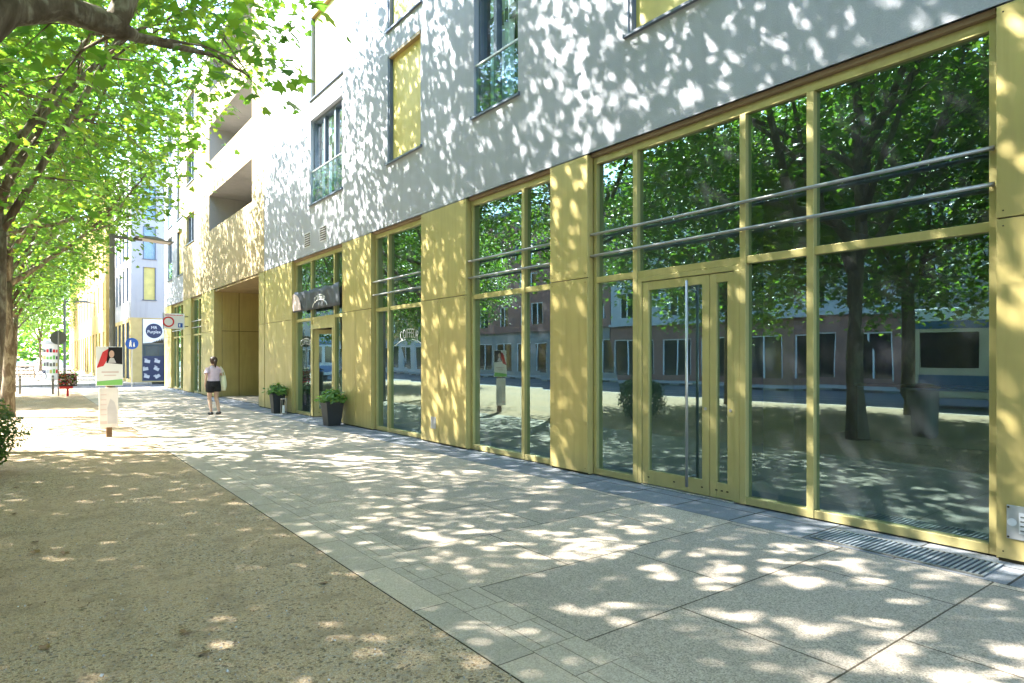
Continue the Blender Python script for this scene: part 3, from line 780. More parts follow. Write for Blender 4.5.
# upper windows
def upper_window(a, b, z0, z1, kind):
    fr = MB(); D0 = .13
    if kind == 'gold':
        fbox(fr, mp, a, a + .05, z0, z1, .02, .24, DARKF); fbox(fr, mp, b - .05, b, z0, z1, .02, .24, DARKF)
        fbox(fr, mp, a + .05, b - .05, z1 - .06, z1, .004, .24, simple('bronze', (.3, .22, .1), .5)); 
        W = fr.build('screen_window', BLD)
        p = MB()
        fbox(p, mp, a + .052, b - .052, z0 + .02, z1 - .062, D0 - .03, D0, YELLOW)
        p.build('screen', W)
    else:
        for (q0, q1) in ((a, a + .06), (b - .06, b)): fbox(fr, mp, q0, q1, z0, z1, .10, .24, DARKF)
        fbox(fr, mp, a + .06, b - .06, z1 - .07, z1, .104, .24, DARKF); fbox(fr, mp, a + .06, b - .06, z0, z0 + .06, .104, .24, DARKF)
        n = 2 if b - a < 1.6 else 3
        for i in range(1, n):
            q = a + (b - a) * (.62 if n == 2 else i / n)
            fbox(fr, mp, q - .045, q + .045, z0 + .06, z1 - .07, .11, .22, DARKF)
        W = fr.build('french_window' if kind == 'french' else 'square_window', BLD, bevel=.003)
        p = MB(); p.add([mp(a + .03, z0 + .03, .17), mp(b - .03, z0 + .03, .172), mp(b - .03, z1 - .03, .17), mp(a + .03, z1 - .03, .168)], [(0, 1, 2, 3)], GLASSU); p.build('pane', W)
        if kind == 'french':
            c = MB()
            rg = random.Random(int(a * 10) + int(z0))
            for (c0, c1) in ((b - .75, b - .08), (a + .04, a + .34)):
                n_ = 26; vv = []
                for i in range(n_ + 1):
                    y = c0 + (c1 - c0) * i / n_
                    x = .29 + .03 * math.sin(i * 1.25) + .012 * math.sin(i * 2.7)
                    vv += [mp(y, z0 + .05, x), mp(y, z1 - .05, x)]
                c.add(vv, [(2 * i, 2 * i + 2, 2 * i + 3, 2 * i + 1) for i in range(n_)], CURTAIN)
            c.build('curtain', W, smooth=True)
            g_ = MB(); fbox(g_, mp, a + .02, b - .02, z0 + .06, z0 + .86, .03, .042, GLASSB); g_.build('balustrade', W)
            r = MB(); fbox(r, mp, a + .003, b - .003, z0 + .86, z0 + .89, .02, .055, STEEL); r.build('top_rail', W)
    s = MB(); fbox(s, mp, a - .05, b + .05, z0 - .035, z0 - .002, -.045, .24, DARKF); fbox(s, mp, a - .052, a - .047, z0 - .036, z0 + .02, -.046, .01, DARKF); fbox(s, mp, b + .047, b + .052, z0 - .036, z0 + .02, -.046, .01, DARKF)
    s.build('sill', W)
for k in range(NST):
    for a, b, kd in UP + UPG + UPL: upper_window(a, b, *zr(k, kd), kd_(k, a, kd))
# louvre vents above the salon
for y0 in (17.0, 15.85):
    v_ = MB(); y1 = y0 + .46
    fbox(v_, mp, y0, y1, 4.6, 5.0, -.002, .01, LTGREY)
    for i in range(6):
        z = 4.63 + i * .06
        fbox(v_, mp, y0 + .03, y1 - .03, z, z + .026, -.006, -.002, JOINT); fbox(v_, mp, y0 + .03, y1 - .03, z + .026, z + .05, -.02, -.004, LTGREY)
    v_.build('louvre_vent', BLD)
# socket plates on the pillars
p = MB(); fbox(p, mp, 1.47, 1.665, .2, .46, -.014, 0, simple('plate_steel', (.36, .37, .38), .45, .5)); P_ = p.build('socket_plate', BLD, bevel=.003)
p = MB(); p.box(mp(1.50, .25, -.02), mp(1.585, .41, -.013), LTGREY)
for i in range(4): p.box(mp(1.51, .27 + i * .035, -.023), mp(1.575, .28 + i * .035, -.019), GREYM)
for a in (1.482, 1.653):
    for z in (.215, .445): p.disc(mp(a, z, -.015), (1, 0, 0), .008, .006, JOINT, 8)
p.disc(mp(1.63, .33, -.014), (1, 0, 0), .03, .01, LTGREY, 20)
p.build('socket', P_)
p = MB(); fbox(p, mp, 10.4, 10.58, .28, .5, -.01, 0, simple('plate_steel', (.36, .37, .38))); p.build('socket_plate', BLD, bevel=.002)

# drain grating in front of the large window
SLAT = simple('slat_steel', (.17, .2, .225), .5, .3)
m = MB(); G0, G1 = 1.66, 2.95
m.box((5.55, G0, .006), (5.57, G1, .016), GREYM); m.box((5.985, G0, .006), (6.005, G1, .016), GREYM)
m.box((5.57, G0, .005), (5.985, G1, .0065), simple('drain_bed', (.05, .06, .07), .8))
y = G0
while y < G1:
    m.box((5.57, y, .0066), (5.985, y + .02, .016), SLAT); y += .04
tag(m.build('drain_grate'), 'steel slatted drain grate set in the paving below the large window', 'drain grate')

# ------------------------------------------------------------------ shop planters
def planter(loc, w, h, label, seed, gw=.3):
    t = thing('planter', label, 'planter', loc, 'planters beside the salon door')
    m = MB(); x, y = loc[0], loc[1]
    m.frustum((x, y), w * .36, w * .36, w * .5, w * .5, .005, h - .05, BLACKP); m.frustum((x, y), w * .53, w * .53, w * .54, w * .54, h - .05, h, BLACKP)
    m.build('pot', t, bevel=.006)
    g = np.random.default_rng(seed); n = 420
    d = g.normal(0, 1, (n, 3)); d /= np.linalg.norm(d, axis=1, keepdims=True); d[:, 2] = np.abs(d[:, 2]) * 1.0 - .12
    P = d * g.uniform(.5, 1, n)[:, None] * np.array([gw * 1.15, gw * 1.15, .29]) * (1 + .22 * np.sin(d[:, 0:1] * 7 + seed) * np.cos(d[:, 1:2] * 6)); P[:, 2] += h + .02
    me = leaves_mesh('plant', P, d + g.normal(0, .4, (n, 3)) + np.array([0, 0, .6]), g.uniform(.07, .15, n), g.uniform(0, 6.28, n), 'oval', m_leaf('planter_leaf', (.11, .22, .05), (.2, .36, .06), .4))
    o = bpy.data.objects.new('plant', me); col.objects.link(o); o.parent = t
    return t
planter((5.80, 14.72, 0), .42, .58, 'larger tapered black planter with bright leafy plant, standing alone between salon door and gold pillar', 4)
planter((5.84, 19.0, 0), .36, .58, 'smaller tapered black planter with leafy plant, standing beside a slim pale lantern', 8, .28)
t = thing('floor_lantern', 'slim pale lantern standing on the paving beside the farther planter', 'lantern', (5.86, 18.5, 0))
m = MB(); m.box((5.79, 18.43, .005), (5.93, 18.57, .04), STONE); m.box((5.79, 18.43, .42), (5.93, 18.57, .45), STONE)
for sx in (5.795, 5.915):
    for sy in (18.435, 18.555): m.box((sx, sy, .04), (sx + .012, sy + .012, .42), STONE)
m.build('lantern_frame', t); m = MB(); m.tube([(5.86, 18.5, .04), (5.86, 18.5, .25)], .035, WHITE, 12); m.build('candle', t)

# ------------------------------------------------------------------ walking woman (seen from behind)
def skin_body(name, joints, edges, root, mat, parent, sub=2):
    me = bpy.data.meshes.new(name); names = list(joints)
    o0 = world_loc(parent)
    me.from_pydata([Vector(joints[n][0]) for n in names], [(names.index(a), names.index(b)) for a, b in edges], [])
    o = bpy.data.objects.new(name, me); col.objects.link(o); o.parent = parent
    sk = o.modifiers.new('skin', 'SKIN'); sk.use_smooth_shade = True
    for i, n in enumerate(names):
        r = joints[n][1]; r = r if isinstance(r, tuple) else (r, r)
        me.skin_vertices[0].data[i].radius = r
        me.skin_vertices[0].data[i].use_root = (n == root)
    sb = o.modifiers.new('sub', 'SUBSURF'); sb.levels = sub; sb.render_levels = sub
    me.materials.append(mat); return o
W = thing('person', 'woman in pale lilac blouse and black shorts walking away with a cream tote bag', 'person', (4.23, 19.5, .004))
W.rotation_euler = (0, 0, R(12))
J = {'pelvis': ((0, 0, .86), (.13, .10)), 'waist': ((0, 0, 1.02), (.105, .085)), 'chest': ((0, .01, 1.2), (.13, .095)), 'neckb': ((0, 0, 1.34), (.06, .055)), 'neck': ((0, .01, 1.41), (.042, .045)),
     'head': ((0, .02, 1.49), (.065, .075)), 'crown': ((0, .015, 1.575), (.06, .075))}
E = [('pelvis', 'waist'), ('waist', 'chest'), ('chest', 'neckb'), ('neckb', 'neck'), ('neck', 'head'), ('head', 'crown')]
def arm(s, sh, el, wr, pre):
    J[pre + 'sh'] = (sh, .045); J[pre + 'el'] = (el, .034); J[pre + 'wr'] = (wr, .022)
    E.extend([('neckb', pre + 'sh'), (pre + 'sh', pre + 'el'), (pre + 'el', pre + 'wr')])
    w_ = Vector(wr); d = (Vector(wr) - Vector(el)).normalized(); pal = w_ + d * .06
    J[pre + 'palm'] = (tuple(pal), (.03, .016)); E.append((pre + 'wr', pre + 'palm'))
    for i, (off, ln) in enumerate(((-.024, .055), (-.008, .065), (.008, .062), (.022, .048))):
        k = pal + d * .03 + Vector((0, off, 0)); e = k + d * ln + Vector((-s * .012, 0, 0))
        J[f'{pre}k{i}'] = (tuple(k), .0085); J[f'{pre}f{i}'] = (tuple(e), .007); E.extend([(pre + 'palm', f'{pre}k{i}'), (f'{pre}k{i}', f'{pre}f{i}')])
    th = w_ + d * .03 + Vector((-s * .01, .035, 0)); J[pre + 'th'] = (tuple(th), .009); J[pre + 'tt'] = (tuple(th + d * .035 + Vector((0, .012, 0))), .008)
    E.extend([(pre + 'wr', pre + 'th'), (pre + 'th', pre + 'tt')])
arm(-1, (-.165, 0, 1.31), (-.225, -.04, 1.07), (-.20, .06, .87), 'l'); arm(1, (.165, 0, 1.31), (.23, -.02, 1.09), (.19, .12, .98), 'r')
def leg(s, hip, kn, an, toe, pre):
    J[pre + 'hip'] = (hip, .085); J[pre + 'kn'] = (kn, .056); J[pre + 'cf'] = (tuple(Vector(kn).lerp(Vector(an), .3) + Vector((0, -.015, 0))), .052); J[pre + 'an'] = (an, .034); J[pre + 'toe'] = (toe, (.032, .026))
    E.extend([('pelvis', pre + 'hip'), (pre + 'hip', pre + 'kn'), (pre + 'kn', pre + 'cf'), (pre + 'cf', pre + 'an'), (pre + 'an', pre + 'toe')])
leg(-1, (-.085, 0, .80), (-.075, .10, .45), (-.07, -.02, .085), (-.07, .12, .035), 'L'); leg(1, (.085, 0, .80), (.085, .02, .45), (.085, -.16, .10), (.09, -.03, .04), 'Q')
skin_body('body', J, E, 'pelvis', SKIN, W)
def loft(name, secs, mat, parent, n=20):
    m = MB(); vs_ = []; fs_ = []
    for (cx, cy, z, rx, ry) in secs:
        for k in range(n): vs_.append((cx + rx * math.cos(2 * math.pi * k / n), cy + ry * math.sin(2 * math.pi * k / n), z))
    for i in range(len(secs) - 1):
        for k in range(n): fs_.append((i * n + k, i * n + (k + 1) % n, (i + 1) * n + (k + 1) % n, (i + 1) * n + k))
    m.add(vs_, fs_, mat); o = m.build(name, None, smooth=True); o.parent = parent
    s_ = o.modifiers.new('thick', 'SOLIDIFY'); s_.thickness = .006; return o
b = loft('blouse', [(0, 0, .9, .175, .14), (0, 0, .97, .165, .13), (0, 0, 1.08, .155, .12), (0, .005, 1.2, .172, .128), (0, .005, 1.29, .19, .12), (0, 0, 1.35, .12, .085), (0, 0, 1.385, .065, .06)], BLOUSE, W)
for s, el in ((-1, (-.225, -.04, 1.07)), (1, (.23, -.02, 1.09))):
    m = MB(); sh = Vector((s * .15, 0, 1.31)); m.tube([sh, sh.lerp(Vector(el), .3), sh.lerp(Vector(el), .62)], [.07, .075, .082], BLOUSE, 14, False); o = m.build('sleeve', None, smooth=True); o.parent = W
m = MB()
for s, hip, kn in ((-1, (-.085, 0, .80), (-.075, .10, .45)), (1, (.085, 0, .80), (.085, .02, .45))):
    h_, k_ = Vector(hip), Vector(kn); m.tube([h_ + Vector((-s * .02, 0, .14)), h_, h_.lerp(k_, .25), h_.lerp(k_, .42)], [.12, .125, .118, .112], SHORTS, 16, False)
m.tube([(0, 0, .78), (0, 0, .86), (0, 0, .95)], [.15, .165, .155], SHORTS, 18, False)
o = m.build('shorts', None, smooth=True); o.parent = W
m = MB()
rg = random.Random(2)
m.tube([(0, -.005, 1.44), (0, -.015, 1.5), (0, -.005, 1.57), (0, .005, 1.62), (0, .01, 1.64)], [.07, .098, .10, .07, .02], HAIR, 16)
m.tube([(0, -.07, 1.56), (0, -.12, 1.5), (0, -.115, 1.42), (.005, -.1, 1.33)], [.03, .042, .036, .012], HAIR, 10)
o = m.build('hair', None, smooth=True); o.parent = W
for an, toe in (((-.07, -.02, .085), (-.07, .12, .035)), ((.085, -.16, .10), (.09, -.03, .04))):
    m = MB(); a_, t_ = Vector(an), Vector(toe); m.tube([a_ + Vector((0, -.05, -.04)), a_ + Vector((0, 0, -.04)), t_ + Vector((0, 0, 0)), t_ + Vector((0, .06, -.005))], [.038, .046, .04, .02], SHOE, 12)
    o = m.build('shoe', None, smooth=True); o.parent = W
# tote bag carried on her right shoulder
TB = thing('tote_bag', 'cream cloth tote bag hanging at the walking woman\'s right side', 'bag', (4.47, 19.48, .68))
m = MB(); rows = []
vs_ = []; fs_ = []
for j in range(7):
    z = .42 * j / 6; bulge = .055 * math.sin(math.pi * (j + .6) / 7.5)
    for k in range(16):
        a = 2 * math.pi * k / 16; vs_.append(((.02 + bulge) * math.cos(a), (.15 + .015 * math.sin(j)) * math.copysign(abs(math.sin(a)) ** .6, math.sin(a)), z))
for j in range(6):
    for k in range(16): fs_.append((j * 16 + k, j * 16 + (k + 1) % 16, (j + 1) * 16 + (k + 1) % 16, (j + 1) * 16 + k))
fs_.append(tuple(range(16))[::-1]); m.add(vs_, fs_, TOTE); o = m.build('bag_body', None, smooth=True); o.parent = TB
for s in (-.03, .03):
    m = MB(); m.tube([(s, -.08, .41), (s * .6 - .03, -.05, .58), (-.065, 0, .69), (s * .6 - .03, .05, .58), (s, .08, .41)], .009, TOTE, 6); o = m.build('strap', None); o.parent = TB
TB.rotation_euler = (0, 0, R(12))

# ------------------------------------------------------------------ street furniture
def lamp(loc, label):
    t = thing('street_lamp', label, 'street lamp', loc, 'street lamps on the pavement edge')
    x, y, z = loc
    m = MB(); m.tube([(x, y, 0), (x, y, .9), (x, y, 5.1)], [.085, .08, .068], GREYM, 14); m.tube([(x, y, 0), (x, y, .06)], .13, GREYM, 14); m.tube([(x, y, 5.05), (x, y, 5.16)], .085, GREYM, 14); m.build('pole', t, smooth=False)
    m = MB(); m.tube([(x, y - .06, 5.08), (x + .75, y - .06, 5.07)], .018, GREYM, 8); m.tube([(x, y + .06, 5.08), (x + .75, y + .06, 5.07)], .018, GREYM, 8)
    m.poly([(x + .06, y - .03, 5.06), (x + .6, y - .03, 5.05), (x + .6, y - .03, 5.11), (x + .06, y - .03, 5.14)], (0, .06, 0), GREYM); m.build('arm', t)
    m = MB(); Mx = Matrix.Translation((x + 1.05, y, 5.08)) @ Matrix.Rotation(R(4), 4, 'Y')
    m.box((-.5, -.32, 0), (.5, .32, .03), GREYM, Mx); m.frustum((x + .95, y), .36, .2, .18, .1, 5.12, 5.2, GREYM); m.build('lamp_head', t)
    m = MB(); m.box((-.4, -.24, -.012), (.42, .24, -.002), LTGREY, Mx); m.build('diffuser', t)
lamp((2.0, 21.7, 0), 'grey street lamp with a flat plate head, behind the poster post'); lamp((1.95, 46.2 + 2.2, 0), 'thin grey street lamp far down the pavement behind the round sign')

# post with two election-style boards
t = thing('poster_post', 'wooden post carrying a red, white and green poster above a pale notice board', 'poster post', (1.36, 15.3, 0))
m = MB(); m.box((1.30, 15.31, 0), (1.42, 15.40, 1.7), WOOD); m.build('post', t)
m = MB(); m.box((1.09, 15.27, 1.04), (1.64, 15.3, 1.83), WHITE); B_ = m.build('poster', t, bevel=.004)
m = MB(); yy = 15.268
def flat(mb, pts, mat, k=0): mb.poly([(p[0], yy - .0015 * k, p[1]) for p in pts], (0, -.0012, 0), mat)
flat(m, [(1.10, 1.05), (1.63, 1.05), (1.63, 1.17), (1.10, 1.13)], GREENP)
flat(m, [(1.10, 1.40), (1.22, 1.72), (1.34, 1.79), (1.34, 1.60), (1.24, 1.44)], RED)
flat(m, [(1.30, 1.5), (1.34, 1.82), (1.63, 1.82), (1.63, 1.47)], SHORTS)
flat(m, [(1.345 + .055 * math.cos(a) + .06, 1.68 + .075 * math.sin(a)) for a in [i * .5236 for i in range(12)]], SKIN, 1)
flat(m, [(1.33, 1.5), (1.37, 1.6), (1.45, 1.6), (1.5, 1.5)], LTGREY, 1)
flat(m, [(1.2, 1.3), (1.55, 1.3), (1.55, 1.33), (1.2, 1.33)], PINK); flat(m, [(1.25, 1.24), (1.5, 1.24), (1.5, 1.26), (1.25, 1.26)], PINK)
m.build('print', B_)
m = MB(); m.box((1.15, 15.275, .2), (1.54, 15.3, 1.0), simple('paper_white', (.66, .64, .62), .7)); B_ = m.build('notice_board', t, bevel=.004)
m = MB(); yy = 15.273
flat(m, [(1.32, .27), (1.51, .27), (1.52, .5), (1.47, .7), (1.38, .78), (1.32, .6)], LTGREY); flat(m, [(1.17, .27), (1.31, .27), (1.31, .33), (1.17, .33)], PINK)
for i in range(5): flat(m, [(1.18, .45 + i * .1), (1.3, .45 + i * .1), (1.3, .47 + i * .1), (1.18, .47 + i * .1)], PINK)
m.build('print', B_)
t.scale = (.84, 1, 1)
# round traffic sign seen from the back
t = thing('round_sign', 'round traffic sign seen from its dark back on a thin pole', 'traffic sign', (1.12, 33, 0))
m = MB(); m.tube([(1.12, 33.03, 0), (1.12, 33.03, 2.75)], .032, STEEL, 10); m.build('pole', t)
m = MB(); m.disc((1.12, 33.075, 2.45), (0, 1, 0), .29, .012, GREYM, 32); m.disc((1.12, 33.086, 2.45), (0, 1, 0), .26, .008, RED, 32); m.build('disc', t)
# blue pedestrian sign
PX, PY = 4.73, 41.2
t = thing('pedestrian_sign', 'round blue sign with white figures on a pole before the far shop corner', 'traffic sign', (PX, PY, 0))
m = MB(); m.tube([(PX, PY + .03, -.13), (PX, PY + .03, 2.65)], .03, STEEL, 10); m.build('pole', t)
m = MB(); m.disc((PX, PY - .01, 2.4), (0, 1, 0), .32, .012, BLUE, 32); D_ = m.build('disc', t)
m = MB(); yy = PY - .018
for cx, hh in ((-.07, .36), (.1, .24)):
    z0 = 2.22
    flat(m, [(PX + cx - hh * .16, z0), (PX + cx - hh * .05, z0), (PX + cx, z0 + hh * .3), (PX + cx + hh * .08, z0), (PX + cx + hh * .2, z0), (PX + cx + hh * .12, z0 + hh * .45), (PX + cx + hh * .14, z0 + hh * .72), (PX + cx - hh * .14, z0 + hh * .72)], WHITE)
    flat(m, [(PX + cx + hh * .11 * math.cos(a), z0 + hh * .88 + hh * .11 * math.sin(a)) for a in [i * .628 for i in range(10)]], WHITE)
m.build('figures', D_)
# bollards
def bollard(x, y, lab):
    t = thing('bollard', lab, 'bollard', (x, y, 0), 'bollards where the gravel meets the road')
    m = MB(); m.tube([(x, y, -.02), (x, y, .80), (x, y, .83)], [.045, .045, .03], GREYM, 12); m.tube([(x, y, .68), (x, y, .73)], .048, simple('reflector', (.5, .5, .5), .4), 12); m.build('post', t)
bollard(-.18, 36, 'grey bollard standing alone between tree trunk and round sign'); bollard(.99, 35.2, 'grey bollard close beside the pole of the round sign')
# flower box on a red foot
t = thing('flower_box', 'square planting box of flowers on a short red foot below the round sign', 'flower box', (1.42, 32.6, 0))
m = MB(); m.box((1.12, 32.5, .42), (1.74, 32.8, .95), simple('box_dark', (.06, .045, .035), .7)); m.build('box', t, bevel=.01)
m = MB(); m.box((1.14, 32.49, .32), (1.6, 32.8, .418), RED); m.build('tray', t)
m = MB(); m.box((1.38, 32.6, 0), (1.46, 32.7, .32), RED); m.build('foot', t)
g = np.random.default_rng(3); n = 330
P = np.stack([g.uniform(1.1, 1.76, n), g.uniform(32.44, 32.8, n), g.uniform(.5, 1.14, n)], 1) - np.array([1.42, 32.6, 0])
P[:, 1] = np.where(P[:, 2] < .95, -.14 - g.uniform(0, .06, n), P[:, 1])
me = leaves_mesh('flowers', P, g.normal(0, .5, (n, 3)) + np.array([0, -.6, .5]), g.uniform(.05, .11, n), g.uniform(0, 6.28, n), 'oval', LEAF); me.materials.append(PINK); me.materials.append(RED)
mi = np.repeat(g.choice([0, 0, 1, 2], n), len(me.polygons) // n).astype(np.int32)
if len(mi) == len(me.polygons): me.polygons.foreach_set('material_index', mi)
o = bpy.data.objects.new('flowers', me); col.objects.link(o); o.parent = t
# poster column
t = thing('poster_column', 'white round advertising column pasted with small posters, far down the street', 'advertising column', (1.5, 57.6, 0))
m = MB(); m.tube([(1.5, 57.6, 0), (1.5, 57.6, 2.6)], .5, WHITE, 28); m.build('shaft', t); m = MB(); m.tube([(1.5, 57.6, 2.6), (1.5, 57.6, 2.75), (1.5, 57.6, 3.0)], [.58, .58, .15], LTGREY, 28); m.build('cap', t)
m = MB(); rg = random.Random(4)
for i in range(9):
    for j in range(4):
        a = R(180 + i * 22); z = .5 + j * .5
        Mx = Matrix.Translation((1.5 + .505 * math.cos(a), 57.6 + .505 * math.sin(a), z)) @ Matrix.Rotation(a, 4, 'Z')
        m.box((0, -.07, 0), (.01, .07, .2 + .1 * rg.random()), rg.choice([NAVY, YELLOW, GREYM, RED, GREENP, LTGREY]), Mx)
m.build('posters', t)
# wooden rail fence and bicycles beyond the crossing
t = thing('rail_fence', 'low pale wooden rail fence along the far pavement', 'fence', (-1.4, 62, 0))
m = MB(); PW = simple('pale_wood', (.42, .33, .24), .8)
for z in (.3, .6, .9): m.box((-3.2, 61.97, z), (.6, 62.03, z + .09), PW)
m.build('rails', t)
for i in range(5):
    m = MB(); m.box((-3.2 + i * .93, 62.03, 0), (-3.12 + i * .93, 62.1, 1.0), PW); m.build('fence_post', t)
def bicycle(loc, rot, label):
    t = thing('bicycle', label, 'bicycle', loc, 'bicycles parked by the poster column'); t.rotation_euler = (0, 0, rot)
    def ch(m, nm, par=t, sm=True):
        o = m.build(nm, None, smooth=sm); o.parent = par; return o
    for cx in (-.52, .52):
        m = MB(); pts = [(cx + .33 * math.cos(a), 0, .34 + .33 * math.sin(a)) for a in [i * math.pi / 12 for i in range(25)]]; m.tube(pts, .016, RUBBER, 6, False)
        w_ = ch(m, 'wheel'); m = MB()
        for k in range(8):
            a = k * math.pi / 4; m.tube([(cx, 0, .34), (cx + .32 * math.cos(a), 0, .34 + .32 * math.sin(a))], .002, STEEL, 4)
        ch(m, 'spokes', w_)
    m = MB(); A_, B2, C2, D2, E2 = (-.52, 0, .34), (-.08, 0, .3), (-.2, 0, .78), (.36, 0, .8), (.52, 0, .34)
    for p, q in ((A_, B2), (A_, C2), (B2, C2), (B2, D2), (C2, D2), (D2, E2)): m.tube([p, q], .017, WOOD, 8)
    ch(m, 'frame'); m = MB(); m.tube([(-.36, 0, .9), (-.24, 0, .92), (-.08, 0, .91)], [.07, .06, .02], SHORTS, 10); m.tube([C2, (-.22, 0, .9)], .012, STEEL, 6); ch(m, 'saddle')
    m = MB(); m.tube([(.36, 0, .8), (.34, 0, 1.0)], .014, STEEL, 8); m.tube([(.22, -.28, 1.0), (.34, -.2, 1.02), (.34, .2, 1.02), (.22, .28, 1.0)], .013, STEEL, 8); ch(m, 'handlebar')
bicycle((.35, 55.2, 0), R(12), 'brown bicycle parked near the poster column, in front of another bicycle'); bicycle((.1, 56.2, 0), R(-8), 'brown bicycle parked near the poster column, behind another bicycle')

# projecting shop sign on the gold pillar
t = thing('projecting_sign', 'white square sign with a red ring sticking out from a gold pillar', 'shop sign', (5.2, 33.2, 2.95))
m = MB(); m.box((5.06, 33.17, 2.95), (5.94, 33.22, 3.66), WHITE); S_ = m.build('board', t, bevel=.01)
m = MB()
for z in (3.08, 3.53): m.tube([(5.93, 33.195, z), (6.12, 33.195, z)], .02, JOINT, 8)
m.box((5.045, 33.16, 2.93), (5.065, 33.23, 3.68), NAVY); m.build('bracket', t)
m = MB(); m.tube([(5.27 + .21 * math.cos(a), 33.165, 3.27 + .21 * math.sin(a)) for a in [i * math.pi / 16 for i in range(33)]], .032, RED, 8, False); m.build('red_ring', S_)
m = MB(); m.box((5.66, 33.163, 3.02), (5.86, 33.17, 3.22), BLUE); m.box((5.7, 33.16, 3.06), (5.76, 33.163, 3.18), WHITE); m.build('blue_mark', S_)
m = MB(); rg = random.Random(1); x = 5.14
while x < 5.86:
    w_ = rg.uniform(.02, .05); m.box((x, 33.165, 3.56), (x + w_, 33.17, 3.60), RED); x += w_ + .015
m.build('small_print', S_)

# ------------------------------------------------------------------ far corner building with the shop
BX, BY = 5.5, 48.4
FB = thing('corner_building', 'grey corner building with a round shop sign and yellow shutter facing the crossing road', 'building', (BX, BY, 0))
def mpf(a, z, d): return (a, BY + d, z)      # wall facing the camera
def mps(a, z, d): return (BX + d, a, z)      # street side
LAV = m_plaster('lavender_plaster', (.42, .405, .41))
mb = MB()
hl = [(6.18, 6.95, 5.45 + 2.7 * k, 7.6 + 2.7 * k) for k in range(3)] + [(9.5, 10.3, 5.45 + 2.7 * k, 7.6 + 2.7 * k) for k in range(3)]
wall_holes(mb, mpf, BX, 14, 4.25, 15, hl, .2, LAV)
hs = [(BY + 1.2 + i * 2.1, BY + 2.3 + i * 2.1, 5.4 + 2.9 * k, 7.7 + 2.9 * k) for i in range(4) for k in range(3)]
wall_holes(mb, mps, BY, BY + 10, 4.25, 15, hs, .2, LAV)
mb.box((BX, BY, 15), (14, BY + 10, 15.2), LAV); mb.box((13.9, BY + .3, 0), (14, BY + 10, 15), LAV); mb.box((BX + .3, BY + 9.9, 0), (13.9, BY + 10, 15), LAV)
mb.build('upper_wall', FB)
mb = MB(); wall_holes(mb, mpf, BX, 14, 0, 4.25, [(6.13, 7.5, .05, 4.2)], .25, simple('gold_render', (.52, .39, .17), .8, 0, .2, .08))
wall_holes(mb, mps, BY, BY + 10, 0, 4.25, [(BY + .9 + i * 2.3, BY + 2.5 + i * 2.3, .2, 4.0) for i in range(4)], .25, simple('gold_render', (.52, .39, .17), .8, 0, .2, .08))
mb.box((BX + .2, BY + .3, 4.2), (13.9, BY + 9.9, 4.24), ROOMW); mb.box((BX + .3, BY + 3, 0), (13.8, BY + 3.1, 4.5), ROOMW); mb.build('base_wall', FB)
for i, hh in enumerate(hl):
    fr = MB(); fbox(fr, mpf, hh[0], hh[1], hh[2], hh[3], .1, .14, YELLOW if i == 0 else GLASSU); fbox(fr, mpf, hh[0] - .05, hh[1] + .05, hh[2] - .05, hh[2] - .003, -.05, .2, DARKF); 
    for q in (hh[0], hh[1] - .06): fbox(fr, mpf, q + .003, q + .057, hh[2], hh[3], -.005, .09, DARKF)
    fbox(fr, mpf, hh[0], hh[1], hh[2] + 0, hh[3], .3, .32, CURTAIN); fr.build('window', FB)
for hh in hs + [(BY + .9 + i * 2.3, BY + 2.5 + i * 2.3, .2, 4.0) for i in range(4)]:
    fr = MB(); fbox(fr, mps, hh[0], hh[0] + .07, hh[2], hh[3], .04, .12, DARKF); fbox(fr, mps, hh[1] - .07, hh[1], hh[2], hh[3], .04, .12, DARKF); c = (hh[0] + hh[1]) / 2; fbox(fr, mps, c - .03, c + .03, hh[2], hh[3], .04, .12, DARKF); F_ = fr.build('window', FB)
    fr = MB(); fbox(fr, mps, hh[0] + .03, hh[1] - .03, hh[2], hh[3], .14, .15, GLASSU); fr.build('pane', F_)
# shop front
SX0, SX1 = 6.13, 7.5
fr = MB(); fbox(fr, mpf, SX0, SX0 + .06, .05, 4.2, .02, .12, GREYM); fbox(fr, mpf, SX1 - .06, SX1, .05, 4.2, .02, .12, GREYM); fbox(fr, mpf, SX0 + .06, SX1 - .06, 2.5, 2.58, .02, .12, GREYM); fbox(fr, mpf, SX0 + .06, SX1 - .06, .05, .12, .02, .12, GREYM)
SF = fr.build('shop_front', FB)
a0, a1 = SX0 + .06, SX1 - .06
p = MB(); fbox(p, mpf, a0, a1, 2.58, 4.19, .05, .07, WHITE); p.build('sign_panel', SF)
p = MB(); LX = 6.84; p.disc((LX, BY + .04, 3.40), (0, 1, 0), .49, .01, NAVY, 36)
text_mesh(p, 'MR', .26, WHITE, lambda u, v, d: (LX + u, BY + .033, 3.53 + v)); text_mesh(p, 'Purplex', .3, WHITE, lambda u, v, d: (LX + u, BY + .033, 3.24 + v), squeeze=.85); p.build('round_logo', SF)
p = MB(); rg = random.Random(6); sk_ = [(a0 + .02, BY + .045, 2.585)]
for i in range(15): sk_.append((a0 + .55 + i * .048, BY + .045, 2.6 + (.06 + .026 * i) * (1.0 if i % 2 else .45)))
sk_.append((a1 - .02, BY + .045, 2.585)); p.poly(sk_, (0, -.004, 0), JOINT)
p.build('silhouette', SF)
p = MB(); fbox(p, mpf, a0, a1, .12, 1.72, .06, .075, NAVY); p.build('window_film', SF)
p = MB(); rg = random.Random(12)
